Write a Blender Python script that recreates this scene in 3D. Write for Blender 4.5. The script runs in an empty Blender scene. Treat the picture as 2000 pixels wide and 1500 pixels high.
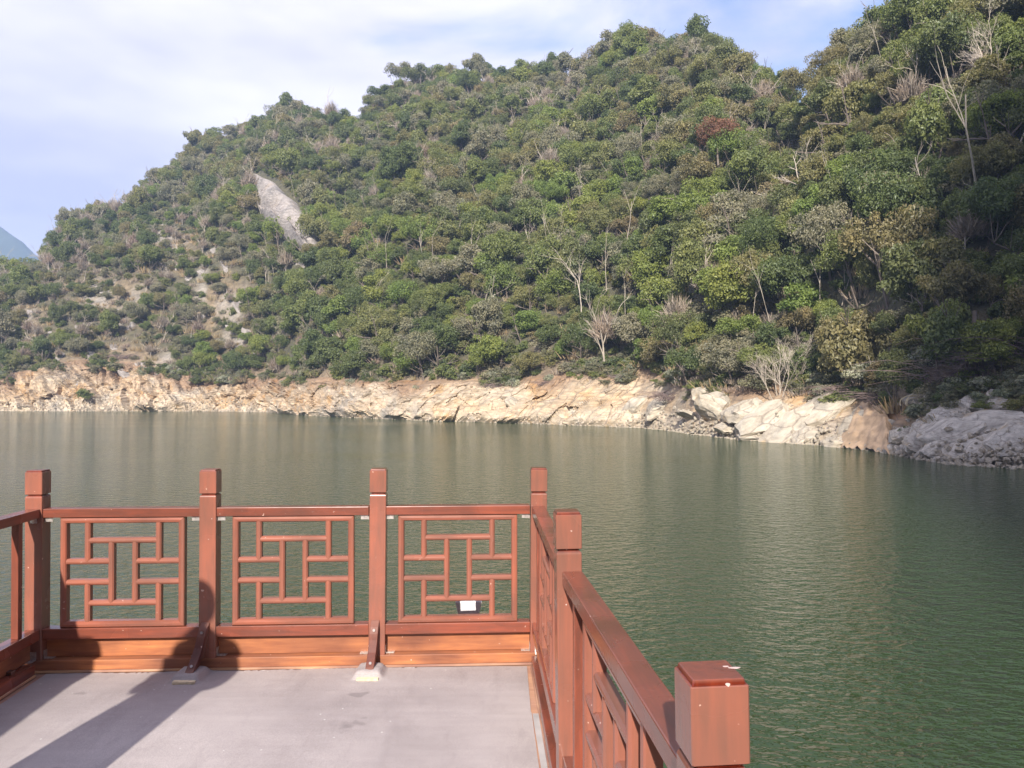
import bpy, bmesh, math, random
import numpy as np
from mathutils import Vector, Matrix, Euler

random.seed(7)
rng = np.random.default_rng(11)
S = bpy.context.scene
COL = S.collection
R = math.radians
F = 1500.0          # focal length in photo pixels (2000 wide)
CX, HY = 1000.0, 765.0
HC = 3.8            # camera height over the water
DZ = 2.1            # deck height over the water

# ------------------------------------------------------------------ camera
cam = bpy.data.cameras.new('camera')
cam.sensor_width = 36.0
cam.lens = 36.0 * F / 2000.0
cam.clip_start = 0.05
cam.clip_end = 12000
camo = bpy.data.objects.new('camera', cam)
COL.objects.link(camo)
camo.location = (0, 0, HC)
camo.rotation_euler = (R(90) + math.atan((HY - 750) / F), 0, 0)
S.camera = camo

# ------------------------------------------------------------------ light
SUN_D = Vector((0.13, 1.0, -0.60)).normalized()      # direction the light travels
SUN_EL = math.asin(-SUN_D.z)
world = bpy.data.worlds.new('World')
S.world = world
world.use_nodes = True
wn, wl = world.node_tree.nodes, world.node_tree.links
wn.clear()
w_out = wn.new('ShaderNodeOutputWorld')
w_bg = wn.new('ShaderNodeBackground')
w_bg.inputs['Strength'].default_value = 0.095
sky = wn.new('ShaderNodeTexSky')
sky.sky_type = 'NISHITA'
sky.sun_disc = False
sky.sun_elevation = SUN_EL
sky.sun_rotation = math.pi + math.atan2(0.13, 1.0)
sky.air_density = 1.0
sky.dust_density = 1.2
sky.ozone_density = 1.6
tc = wn.new('ShaderNodeTexCoord')
mp = wn.new('ShaderNodeMapping')
mp.inputs['Scale'].default_value = (1.5, 1.5, 4.2)
mp.inputs['Location'].default_value = (0.62, 0.1, 0.35)
mp.inputs['Rotation'].default_value = (0, R(14), 0)
nz = wn.new('ShaderNodeTexNoise')
nz.inputs['Scale'].default_value = 2.1
nz.inputs['Detail'].default_value = 7
nz.inputs['Roughness'].default_value = 0.52
nz.inputs['Distortion'].default_value = 0.35
sep = wn.new('ShaderNodeSeparateXYZ')
addx = wn.new('ShaderNodeMath'); addx.operation = 'MULTIPLY_ADD'   # thicker cloud towards the left
addx.inputs[1].default_value = -0.48
cr = wn.new('ShaderNodeMapRange')
cr.interpolation_type = 'SMOOTHSTEP'
cr.inputs['From Min'].default_value = 0.27
cr.inputs['From Max'].default_value = 0.60
nz2 = wn.new('ShaderNodeTexNoise')
nz2.inputs['Scale'].default_value = 1.9
nz2.inputs['Detail'].default_value = 4
ccol = wn.new('ShaderNodeValToRGB')
ccol.color_ramp.elements[0].position = 0.34
ccol.color_ramp.elements[0].color = (3.7, 3.6, 4.8, 1)
ccol.color_ramp.elements[1].position = 0.66
ccol.color_ramp.elements[1].color = (6.6, 6.2, 7.0, 1)
tint = wn.new('ShaderNodeMix'); tint.data_type = 'RGBA'; tint.blend_type = 'MULTIPLY'
tint.inputs[0].default_value = 1.0
tint.inputs[7].default_value = (1.0, 1.0, 1.12, 1)
wmix = wn.new('ShaderNodeMix'); wmix.data_type = 'RGBA'
wl.new(tc.outputs['Generated'], mp.inputs['Vector'])
wl.new(mp.outputs[0], nz.inputs['Vector'])
wl.new(mp.outputs[0], nz2.inputs['Vector'])
wl.new(tc.outputs['Generated'], sep.inputs[0])
wl.new(sep.outputs['X'], addx.inputs[0])
addz = wn.new('ShaderNodeMath'); addz.operation = 'MULTIPLY_ADD'   # extra cloud overhead, out of view, added to brighten water glints and ambient
addz.inputs[1].default_value = 0.22
wl.new(sep.outputs['Z'], addz.inputs[0]); wl.new(nz.outputs['Fac'], addz.inputs[2])
subz = wn.new('ShaderNodeMath'); subz.operation = 'SUBTRACT'; subz.inputs[1].default_value = 0.06
wl.new(addz.outputs[0], subz.inputs[0])
wl.new(subz.outputs[0], addx.inputs[2])
wl.new(addx.outputs[0], cr.inputs['Value'])
wl.new(nz2.outputs['Fac'], ccol.inputs['Fac'])
wl.new(sky.outputs[0], tint.inputs[6])
wl.new(cr.outputs[0], wmix.inputs[0])
wl.new(tint.outputs[2], wmix.inputs[6])
wl.new(ccol.outputs[0], wmix.inputs[7])
wl.new(wmix.outputs[2], w_bg.inputs['Color'])
wl.new(w_bg.outputs[0], w_out.inputs[0])

sun = bpy.data.lights.new('sun', 'SUN')
sun.energy = 5.0
sun.angle = R(0.9)
sun.color = (1.0, 0.94, 0.85)
suno = bpy.data.objects.new('sun', sun)
COL.objects.link(suno)
suno.rotation_euler = SUN_D.to_track_quat('-Z', 'Y').to_euler()

S.view_settings.view_transform = 'Standard'
S.view_settings.look = 'None'
S.view_settings.gamma = 1
S.view_settings.use_curve_mapping = False
S.view_settings.exposure = 1.15
S.render.engine = 'CYCLES'
S.cycles.max_bounces = 6
S.cycles.diffuse_bounces = 3
S.cycles.glossy_bounces = 3
S.cycles.transparent_max_bounces = 6
S.cycles.volume_bounces = 0
S.cycles.use_denoising = True

# ------------------------------------------------------------------ helpers
def H3(ix, iy, iz, seed):
    h = (ix.astype(np.int64) * 374761393 + iy.astype(np.int64) * 668265263 + iz.astype(np.int64) * 2147483647 + seed * 144665) & 0xffffffff
    h = ((h ^ (h >> 13)) * 1274126177) & 0xffffffff
    h = ((h ^ (h >> 16)) * 2246822519) & 0xffffffff
    return ((h ^ (h >> 15)) & 0xffffff) / float(0xffffff) * 2 - 1

def vnoise(x, y, z=None, seed=0):
    x = np.asarray(x, float); y = np.asarray(y, float)
    z = np.zeros_like(x) if z is None else np.asarray(z, float)
    ix, iy, iz = np.floor(x), np.floor(y), np.floor(z)
    fx, fy, fz = x - ix, y - iy, z - iz
    fx, fy, fz = [t * t * (3 - 2 * t) for t in (fx, fy, fz)]
    r = 0
    for a in (0, 1):
        for b in (0, 1):
            for c in (0, 1):
                r = r + H3(ix + a, iy + b, iz + c, seed) * (fx if a else 1 - fx) * (fy if b else 1 - fy) * (fz if c else 1 - fz)
    return r

def fbm(x, y, z=None, octaves=4, seed=0):
    s, a = 0, 1.0
    x = np.asarray(x, float); y = np.asarray(y, float)
    z = np.zeros_like(x) if z is None else np.asarray(z, float)
    for o in range(octaves):
        s = s + a * vnoise(x, y, z, seed + o * 17)
        x, y, z, a = x * 2.03 + 5.1, y * 2.03 + 1.7, z * 2.03 + 9.3, a * 0.5
    return s

def smooth(a, b, x):
    t = np.clip((x - a) / (b - a), 0, 1)
    return t * t * (3 - 2 * t)

def tag(o, label=None, cat=None, group=None, kind=None):
    if label: o['label'] = label
    if cat: o['category'] = cat
    if group: o['group'] = group
    if kind: o['kind'] = kind
    return o

def link(o, parent=None):
    COL.objects.link(o)
    if parent is not None: o.parent = parent
    return o

def empty(name, loc=(0, 0, 0), rz=0.0):
    o = bpy.data.objects.new(name, None)
    o.empty_display_size = 0.2
    o.location = loc
    o.rotation_euler = (0, 0, rz)
    return link(o)

def mesh_obj(name, me, parent=None, mat=None, M=None):
    o = bpy.data.objects.new(name, me)
    if mat is not None and not me.materials: me.materials.append(mat)
    link(o, parent)
    if M is not None: o.matrix_local = M
    return o

def np_mesh(name, V, Fc, smooth_sh=False):
    """V (n,3), Fc (m,3|4) arrays -> mesh"""
    me = bpy.data.meshes.new(name)
    V = np.ascontiguousarray(V, dtype=np.float32); Fc = np.ascontiguousarray(Fc, dtype=np.int32)
    k = Fc.shape[1]
    me.vertices.add(len(V)); me.vertices.foreach_set('co', V.ravel())
    me.loops.add(Fc.size); me.loops.foreach_set('vertex_index', Fc.ravel())
    me.polygons.add(len(Fc))
    me.polygons.foreach_set('loop_start', np.arange(len(Fc), dtype=np.int32) * k)
    me.polygons.foreach_set('loop_total', np.full(len(Fc), k, dtype=np.int32))
    me.polygons.foreach_set('use_smooth', np.full(len(Fc), smooth_sh, dtype=bool))
    me.update(calc_edges=True)
    return me

def grid_mesh(name, P, smooth_sh=True):
    """P (rows, cols, 3)"""
    r, c = P.shape[:2]
    i = np.arange(r * c).reshape(r, c)
    q = np.stack([i[:-1, :-1], i[:-1, 1:], i[1:, 1:], i[1:, :-1]], -1).reshape(-1, 4)
    return np_mesh(name, P.reshape(-1, 3), q, smooth_sh)

def set_col(me, name, C):
    a = me.color_attributes.new(name, 'FLOAT_COLOR', 'POINT')
    C4 = np.ones((len(me.vertices), 4), np.float32); C4[:, :3] = C.reshape(-1, 3)
    a.data.foreach_set('color', C4.ravel())

def bm_box(bm, x0, x1, y0, y1, z0, z1, bev=0.0, M=None):
    r = bmesh.ops.create_cube(bm, size=1)
    vs = r['verts']
    for v in vs:
        v.co = Vector(((x0 + x1) / 2 + v.co.x * (x1 - x0), (y0 + y1) / 2 + v.co.y * (y1 - y0), (z0 + z1) / 2 + v.co.z * (z1 - z0)))
    if bev > 0:
        es = {e for v in vs for e in v.link_edges}
        rr = bmesh.ops.bevel(bm, geom=list(es), offset=bev, segments=2, affect='EDGES', profile=0.6)
        vs = {v for v in rr['verts']} | {v for v in vs if v.is_valid}
    if M is not None:
        bmesh.ops.transform(bm, matrix=M, verts=[v for v in vs if v.is_valid])

def box_obj(name, x0, x1, y0, y1, z0, z1, mat, parent=None, bev=0.003, M=None):
    bm = bmesh.new()
    bm_box(bm, x0, x1, y0, y1, z0, z1, bev)
    me = bpy.data.meshes.new(name); bm.to_mesh(me); bm.free()
    return mesh_obj(name, me, parent, mat, M)

def from_bm(name, bm, mat, parent=None, M=None, sm=False):
    me = bpy.data.meshes.new(name); bm.to_mesh(me); bm.free()
    if sm:
        for p in me.polygons: p.use_smooth = True
    return mesh_obj(name, me, parent, mat, M)

# ------------------------------------------------------------------ materials
def new_mat(name):
    m = bpy.data.materials.new(name); m.use_nodes = True
    nt = m.node_tree; b = nt.nodes['Principled BSDF']
    return m, nt, b

def N(nt, t, **kw):
    n = nt.nodes.new(t)
    for k, v in kw.items():
        if k in n.inputs: n.inputs[k].default_value = v
        else: setattr(n, k, v)
    return n

def ramp(nt, stops, fac=None):
    n = nt.nodes.new('ShaderNodeValToRGB')
    els = n.color_ramp.elements
    while len(els) < len(stops): els.new(0.5)
    for e, (p, c) in zip(els, stops):
        e.position = p; e.color = (*c, 1)
    if fac is not None: nt.links.new(fac, n.inputs['Fac'])
    return n

def mixc(nt, fac, a, b, mode='MIX'):
    n = nt.nodes.new('ShaderNodeMix'); n.data_type = 'RGBA'; n.blend_type = mode
    for idx, v in ((0, fac), (6, a), (7, b)):
        if isinstance(v, (int, float)): n.inputs[idx].default_value = v
        elif isinstance(v, tuple): n.inputs[idx].default_value = (*v, 1)
        else: nt.links.new(v, n.inputs[idx])
    return n.outputs[2]

def wood(name, axis, dark, light, rough=0.24, knots=False, coat=0.3):
    m, nt, b = new_mat(name)
    L = nt.links
    t = N(nt, 'ShaderNodeTexCoord'); g = N(nt, 'ShaderNodeNewGeometry'); oi = N(nt, 'ShaderNodeObjectInfo')
    mp = N(nt, 'ShaderNodeMapping')
    sc = [9.0, 9.0, 9.0]; sc['xyz'.index(axis)] = 0.8
    mp.inputs['Scale'].default_value = sc
    off = N(nt, 'ShaderNodeVectorMath', operation='ADD')
    mul = N(nt, 'ShaderNodeMath', operation='MULTIPLY'); mul.inputs[1].default_value = 37.0
    L.new(oi.outputs['Random'], mul.inputs[0])
    L.new(t.outputs['Object'], off.inputs[0]); L.new(mul.outputs[0], off.inputs[1])
    L.new(off.outputs[0], mp.inputs['Vector'])
    grain = N(nt, 'ShaderNodeTexNoise', Scale=4.0, Detail=6.0, Roughness=0.6, Distortion=0.6)
    L.new(mp.outputs[0], grain.inputs['Vector'])
    blot = N(nt, 'ShaderNodeTexNoise', Scale=3.2, Detail=3.0)
    L.new(off.outputs[0], blot.inputs['Vector'])
    rp = ramp(nt, [(0.30, dark), (0.70, light)], grain.outputs['Fac'])
    bl = ramp(nt, [(0.32, (0.55, 0.50, 0.62)), (0.5, (0.92, 0.9, 0.92)), (0.68, (1.25, 1.22, 1.0))], blot.outputs['Fac'])
    c = mixc(nt, 1.0, rp.outputs[0], bl.outputs[0], 'MULTIPLY')
    pr = ramp(nt, [(0.0, (0.84, 0.82, 0.86)), (1.0, (1.14, 1.14, 1.10))], oi.outputs['Random'])
    c = mixc(nt, 1.0, c, pr.outputs[0], 'MULTIPLY')
    # worn pale scuffs
    sc2 = N(nt, 'ShaderNodeTexNoise', Scale=38.0, Detail=2.0)
    L.new(off.outputs[0], sc2.inputs['Vector'])
    sr = ramp(nt, [(0.735, (0, 0, 0)), (0.76, (1, 1, 1))], sc2.outputs['Fac'])
    c = mixc(nt, sr.outputs[0], c, (0.62, 0.42, 0.34))
    ed = ramp(nt, [(0.53, (0, 0, 0)), (0.60, (1, 1, 1))], g.outputs['Pointiness'])
    edm = N(nt, 'ShaderNodeMath', operation='MULTIPLY'); edm.inputs[1].default_value = 0.25
    L.new(ed.outputs[0], edm.inputs[0])
    c = mixc(nt, edm.outputs[0], c, (0.60, 0.33, 0.24))
    L.new(c, b.inputs['Base Color'])
    rr = ramp(nt, [(0.3, (rough - .06,) * 3), (0.7, (rough + .12,) * 3)], blot.outputs['Fac'])
    L.new(rr.outputs[0], b.inputs['Roughness'])
    b.inputs['Coat Weight'].default_value = coat
    b.inputs['Specular IOR Level'].default_value = 0.32
    b.inputs['Coat Roughness'].default_value = 0.18
    bp = N(nt, 'ShaderNodeBump', Strength=0.25, Distance=0.002)
    L.new(grain.outputs['Fac'], bp.inputs['Height']); L.new(bp.outputs[0], b.inputs['Normal'])
    return m

WD, WL = (0.088, 0.011, 0.005), (0.220, 0.033, 0.011)
M_WX = wood('varnished_wood_lengthwise', 'x', WD, WL)
M_WZ = wood('varnished_wood_upright', 'z', WD, WL)
M_BARX = wood('bar_wood_lengthwise', 'x', (0.110, 0.015, 0.006), (0.225, 0.036, 0.013))
M_BARZ = wood('bar_wood_upright', 'z', (0.110, 0.015, 0.006), (0.225, 0.036, 0.013))
M_BOARD = wood('amber_board_wood', 'x', (0.21, 0.058, 0.020), (0.40, 0.145, 0.050), rough=0.45, coat=0.1)
M_BRACE = wood('dark_brace_wood', 'z', (0.060, 0.013, 0.011), (0.11, 0.025, 0.018), rough=0.5, coat=0)
M_PLY = wood('bare_ply_wood', 'x', (0.36, 0.19, 0.11), (0.50, 0.31, 0.20), rough=0.7, coat=0)

def simple(name, col, rough=0.6, metal=0.0, noise=0.0, nscale=20, bump=0.0):
    m, nt, b = new_mat(name)
    b.inputs['Roughness'].default_value = rough
    b.inputs['Metallic'].default_value = metal
    t = N(nt, 'ShaderNodeTexCoord'); n = N(nt, 'ShaderNodeTexNoise', Scale=float(nscale), Detail=5.0)
    nt.links.new(t.outputs['Object'], n.inputs['Vector'])
    r = ramp(nt, [(0.3, tuple(c * (1 - noise) for c in col)), (0.7, tuple(min(1, c * (1 + noise)) for c in col))], n.outputs['Fac'])
    nt.links.new(r.outputs[0], b.inputs['Base Color'])
    if bump:
        bp = N(nt, 'ShaderNodeBump', Strength=0.6, Distance=bump)
        nt.links.new(n.outputs['Fac'], bp.inputs['Height']); nt.links.new(bp.outputs[0], b.inputs['Normal'])
    return m

M_STEEL = simple('galvanised_steel', (0.62, 0.56, 0.52), 0.38, 0.75, 0.25, 60)
M_WHITE = simple('white_enamel', (0.78, 0.78, 0.80), 0.35, 0, 0.04, 8)
M_RUST = simple('rusty_steel', (0.16, 0.07, 0.04), 0.8, 0.2, 0.4, 40)
M_FOOT = simple('bare_block_wood', (0.62, 0.50, 0.33), 0.8, 0, 0.25, 30, 0.002)
M_HULL = simple('painted_hull', (0.10, 0.10, 0.11), 0.5, 0, 0.2, 3)
M_PINK = simple('pink_petals', (0.62, 0.05, 0.22), 0.6, 0, 0.3, 30)
M_COAT = simple('navy_coat_cloth', (0.03, 0.035, 0.06), 0.85, 0, 0.2, 40)
M_SKIN = simple('skin', (0.52, 0.30, 0.21), 0.55, 0, 0.06, 10)
M_HAIR = simple('black_hair', (0.012, 0.010, 0.010), 0.5, 0, 0.3, 60)
M_TROUSER = simple('dark_trousers', (0.035, 0.035, 0.04), 0.85, 0, 0.2, 40)

# grey woven mat
m, nt, b = new_mat('grey_woven_mat'); M_MAT = m; L = nt.links
t = N(nt, 'ShaderNodeTexCoord')
big = N(nt, 'ShaderNodeTexNoise', Scale=1.1, Detail=6.0, Roughness=0.6); L.new(t.outputs['Object'], big.inputs['Vector'])
fine = N(nt, 'ShaderNodeTexNoise', Scale=240.0, Detail=2.0); L.new(t.outputs['Object'], fine.inputs['Vector'])
streak = N(nt, 'ShaderNodeMapping'); streak.inputs['Scale'].default_value = (1.2, 14, 1); streak.inputs['Rotation'].default_value = (0, 0, R(4))
L.new(t.outputs['Object'], streak.inputs['Vector'])
stn = N(nt, 'ShaderNodeTexNoise', Scale=1.6, Detail=5.0); L.new(streak.outputs[0], stn.inputs['Vector'])
wv = N(nt, 'ShaderNodeTexWave', Scale=85.0, Distortion=0.6, Detail=1.0); wv.bands_direction = 'X'; L.new(t.outputs['Object'], wv.inputs['Vector'])
wv2 = N(nt, 'ShaderNodeTexWave', Scale=60.0, Distortion=0.6, Detail=1.0); wv2.bands_direction = 'Y'; L.new(t.outputs['Object'], wv2.inputs['Vector'])
c = ramp(nt, [(0.30, (0.33, 0.285, 0.275)), (0.5, (0.43, 0.375, 0.36)), (0.72, (0.50, 0.44, 0.42))], big.outputs['Fac']).outputs[0]
c = mixc(nt, 1.0, c, ramp(nt, [(0.3, (0.96,) * 3), (0.7, (1.03,) * 3)], stn.outputs['Fac']).outputs[0], 'MULTIPLY')
c = mixc(nt, 0.5, c, ramp(nt, [(0.35, (0.7,) * 3), (0.65, (1.2,) * 3)], fine.outputs['Fac']).outputs[0], 'MULTIPLY')
weave = N(nt, 'ShaderNodeMath', operation='MULTIPLY'); L.new(wv.outputs['Fac'], weave.inputs[0]); L.new(wv2.outputs['Fac'], weave.inputs[1])
c = mixc(nt, 0.45, c, ramp(nt, [(0.0, (0.62,) * 3), (0.6, (1.15,) * 3)], weave.outputs[0]).outputs[0], 'MULTIPLY')
spot = N(nt, 'ShaderNodeTexNoise', Scale=5.5, Detail=2.0); L.new(t.outputs['Object'], spot.inputs['Vector'])
c = mixc(nt, ramp(nt, [(0.70, (0, 0, 0)), (0.76, (0.45, 0.45, 0.45))], spot.outputs['Fac']).outputs[0], c, (0.13, 0.11, 0.11))
smm = N(nt, 'ShaderNodeMapping'); smm.inputs['Scale'].default_value = (2.2, .55, 1); smm.inputs['Rotation'].default_value = (0, 0, R(-25)); L.new(t.outputs['Object'], smm.inputs['Vector'])
smu = N(nt, 'ShaderNodeTexNoise', Scale=2.4, Detail=7.0, Roughness=0.7); L.new(smm.outputs[0], smu.inputs['Vector'])
c = mixc(nt, ramp(nt, [(0.52, (0, 0, 0)), (0.72, (0.38, 0.38, 0.38))], smu.outputs['Fac']).outputs[0], c, (0.20, 0.17, 0.165))
spk = N(nt, 'ShaderNodeTexVoronoi', Scale=9.0); L.new(t.outputs['Object'], spk.inputs['Vector'])
c = mixc(nt, ramp(nt, [(0.035, (1, 1, 1)), (0.05, (0, 0, 0))], spk.outputs['Distance']).outputs[0], c, (0.6, 0.58, 0.55))
L.new(c, b.inputs['Base Color']); b.inputs['Roughness'].default_value = 0.78
bp = N(nt, 'ShaderNodeBump', Strength=0.5, Distance=0.0015); L.new(weave.outputs[0], bp.inputs['Height']); L.new(bp.outputs[0], b.inputs['Normal'])

# water
m, nt, b = new_mat('lake_water'); M_WATER = m; L = nt.links
t = N(nt, 'ShaderNodeTexCoord')
mpA = N(nt, 'ShaderNodeMapping'); mpA.inputs['Scale'].default_value = (2.5, 3.4, 1); mpA.inputs['Rotation'].default_value = (0, 0, R(-8))
mpB = N(nt, 'ShaderNodeMapping'); mpB.inputs['Scale'].default_value = (6.5, 10, 1); mpB.inputs['Rotation'].default_value = (0, 0, R(10))
mpC = N(nt, 'ShaderNodeMapping'); mpC.inputs['Scale'].default_value = (0.018, 0.05, 1); mpC.inputs['Rotation'].default_value = (0, 0, R(6))
for q in (mpA, mpB, mpC): L.new(t.outputs['Object'], q.inputs['Vector'])
nA = N(nt, 'ShaderNodeTexNoise', Scale=1.0, Detail=3.0, Roughness=0.5, Distortion=0.3); L.new(mpA.outputs[0], nA.inputs['Vector'])
nB = N(nt, 'ShaderNodeTexNoise', Scale=1.0, Detail=2.0, Roughness=0.5, Distortion=0.4); L.new(mpB.outputs[0], nB.inputs['Vector'])
nC = N(nt, 'ShaderNodeTexNoise', Scale=1.0, Detail=3.0); L.new(mpC.outputs[0], nC.inputs['Vector'])
hb = N(nt, 'ShaderNodeMath', operation='MULTIPLY_ADD'); L.new(nB.outputs['Fac'], hb.inputs[0]); hb.inputs[1].default_value = 0.50; L.new(nA.outputs['Fac'], hb.inputs[2])
pst = ramp(nt, [(0.36, (0.28,) * 3), (0.62, (1.0,) * 3)], nC.outputs['Fac'])
bp = N(nt, 'ShaderNodeBump', Distance=0.20); L.new(hb.outputs[0], bp.inputs['Height']); L.new(pst.outputs[0], bp.inputs['Strength'])
L.new(bp.outputs[0], b.inputs['Normal'])
b.inputs['Base Color'].default_value = (0.030, 0.050, 0.018, 1)
b.inputs['Roughness'].default_value = 0.08
b.inputs['IOR'].default_value = 1.333

# hillside ground: colour attribute times noise
def ground_mat(name, nscale, lo, hi, bumpd, rough=0.95):
    m, nt, b = new_mat(name); L = nt.links
    a = N(nt, 'ShaderNodeVertexColor'); a.layer_name = 'Col'
    t = N(nt, 'ShaderNodeTexCoord')
    n = N(nt, 'ShaderNodeTexNoise', Scale=nscale, Detail=8.0, Roughness=0.65); L.new(t.outputs['Object'], n.inputs['Vector'])
    c = mixc(nt, 1.0, a.outputs['Color'], ramp(nt, [(0.3, (lo,) * 3), (0.7, (hi,) * 3)], n.outputs['Fac']).outputs[0], 'MULTIPLY')
    L.new(c, b.inputs['Base Color']); b.inputs['Roughness'].default_value = rough
    bp = N(nt, 'ShaderNodeBump', Strength=0.8, Distance=bumpd); L.new(n.outputs['Fac'], bp.inputs['Height']); L.new(bp.outputs[0], b.inputs['Normal'])
    return m
M_GROUND = ground_mat('hillside_soil', 0.9, 0.5, 1.4, 0.5)

def rock_mat(name, pale, tan, grey, scale=0.35, streak_rot=(0, 0, 0), crack=True, attr=False, cs=0.9):
    m, nt, b = new_mat(name); L = nt.links
    t = N(nt, 'ShaderNodeTexCoord')
    src = t.outputs['Object']
    n1 = N(nt, 'ShaderNodeTexNoise', Scale=scale, Detail=7.0, Roughness=0.62, Distortion=0.5); L.new(src, n1.inputs['Vector'])
    n2 = N(nt, 'ShaderNodeTexNoise', Scale=scale * 5, Detail=6.0, Roughness=0.7); L.new(src, n2.inputs['Vector'])
    mp = N(nt, 'ShaderNodeMapping'); mp.inputs['Rotation'].default_value = streak_rot; mp.inputs['Scale'].default_value = (0.35, 0.35, 3.6)
    L.new(src, mp.inputs['Vector'])
    n3 = N(nt, 'ShaderNodeTexNoise', Scale=1.1, Detail=5.0, Roughness=0.6); L.new(mp.outputs[0], n3.inputs['Vector'])
    c = ramp(nt, [(0.36, grey), (0.48, pale), (0.56, pale), (0.66, tan)], n1.outputs['Fac']).outputs[0]
    c = mixc(nt, 1.0, c, ramp(nt, [(0.3, (0.66, 0.64, 0.62)), (0.6, (1.08,) * 3)], n3.outputs['Fac']).outputs[0], 'MULTIPLY')
    c = mixc(nt, 1.0, c, ramp(nt, [(0.3, (0.66,) * 3), (0.62, (1.12,) * 3)], n2.outputs['Fac']).outputs[0], 'MULTIPLY')
    if attr:
        a = N(nt, 'ShaderNodeVertexColor'); a.layer_name = 'Col'
        c = mixc(nt, 1.0, c, a.outputs['Color'], 'MULTIPLY')
    h = n2.outputs['Fac']
    if crack:
        mv = N(nt, 'ShaderNodeMapping'); mv.inputs['Rotation'].default_value = streak_rot; mv.inputs['Scale'].default_value = (0.5, 0.5, 1.5); L.new(src, mv.inputs['Vector'])
        wob = mixc(nt, 0.12, mv.outputs[0], n2.outputs['Color'])
        v = N(nt, 'ShaderNodeTexVoronoi', Scale=float(cs)); v.feature = 'DISTANCE_TO_EDGE'; L.new(wob, v.inputs['Vector'])
        c = mixc(nt, ramp(nt, [(0.0, (0.6,) * 3), (0.035, (0, 0, 0))], v.outputs['Distance']).outputs[0], c, (0.12, 0.09, 0.07))
    L.new(c, b.inputs['Base Color']); b.inputs['Roughness'].default_value = 0.9
    bp = N(nt, 'ShaderNodeBump', Strength=0.7, Distance=0.12); L.new(h, bp.inputs['Height']); L.new(bp.outputs[0], b.inputs['Normal'])
    return m
M_ROCK = rock_mat('shore_limestone', (0.46, 0.375, 0.275), (0.43, 0.29, 0.15), (0.35, 0.31, 0.255), 0.22, (0, R(40), 0), attr=True)
M_BOULDER = rock_mat('pale_slab_rock', (0.46, 0.40, 0.31), (0.42, 0.30, 0.165), (0.36, 0.325, 0.27), 0.9, (0, R(-35), 0), cs=1.8)
M_GREYROCK = rock_mat('grey_slab_rock', (0.50, 0.455, 0.39), (0.44, 0.355, 0.25), (0.33, 0.305, 0.265), 1.3, (0, R(-30), 0), cs=2.4)
M_CLIFF = rock_mat('cliff_limestone', (0.33, 0.295, 0.27), (0.30, 0.255, 0.215), (0.24, 0.22, 0.205), 0.2, (0, R(50), 0), crack=True)

def leaf_mat(name, stops, trans=0.36, var=0.26):
    m = bpy.data.materials.new(name); m.use_nodes = True
    nt = m.node_tree; L = nt.links; nt.nodes.clear()
    out = N(nt, 'ShaderNodeOutputMaterial')
    oi = N(nt, 'ShaderNodeObjectInfo'); g = N(nt, 'ShaderNodeNewGeometry'); t = N(nt, 'ShaderNodeTexCoord')
    base = mixc(nt, 1.0, ramp(nt, stops, oi.outputs['Random']).outputs[0], (1.10, 1.07, 1.20), 'MULTIPLY')
    v = ramp(nt, [(0, (1 - var,) * 3), (1, (1 + var, 1 + var, 1 + var * .6))], g.outputs['Random Per Island']).outputs[0]
    n = N(nt, 'ShaderNodeTexNoise', Scale=1.7, Detail=2.0); L.new(t.outputs['Object'], n.inputs['Vector'])
    c = mixc(nt, 1.0, base, v, 'MULTIPLY')
    c = mixc(nt, 1.0, c, ramp(nt, [(0.3, (0.75, 0.8, 0.8)), (0.7, (1.22, 1.16, 1.0))], n.outputs['Fac']).outputs[0], 'MULTIPLY')
    d = N(nt, 'ShaderNodeBsdfDiffuse'); L.new(c, d.inputs['Color'])
    tr = N(nt, 'ShaderNodeBsdfTranslucent'); L.new(mixc(nt, 1.0, c, (1.1, 1.25, 0.6), 'MULTIPLY'), tr.inputs['Color'])
    gl = N(nt, 'ShaderNodeBsdfGlossy', Roughness=0.45); gl.inputs['Color'].default_value = (0.9, 0.95, 1, 1)
    m1 = N(nt, 'ShaderNodeMixShader'); m1.inputs[0].default_value = trans
    m2 = N(nt, 'ShaderNodeMixShader'); m2.inputs[0].default_value = 0.02
    L.new(d.outputs[0], m1.inputs[1]); L.new(tr.outputs[0], m1.inputs[2])
    L.new(m1.outputs[0], m2.inputs[1]); L.new(gl.outputs[0], m2.inputs[2])
    L.new(m2.outputs[0], out.inputs[0])
    return m

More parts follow.
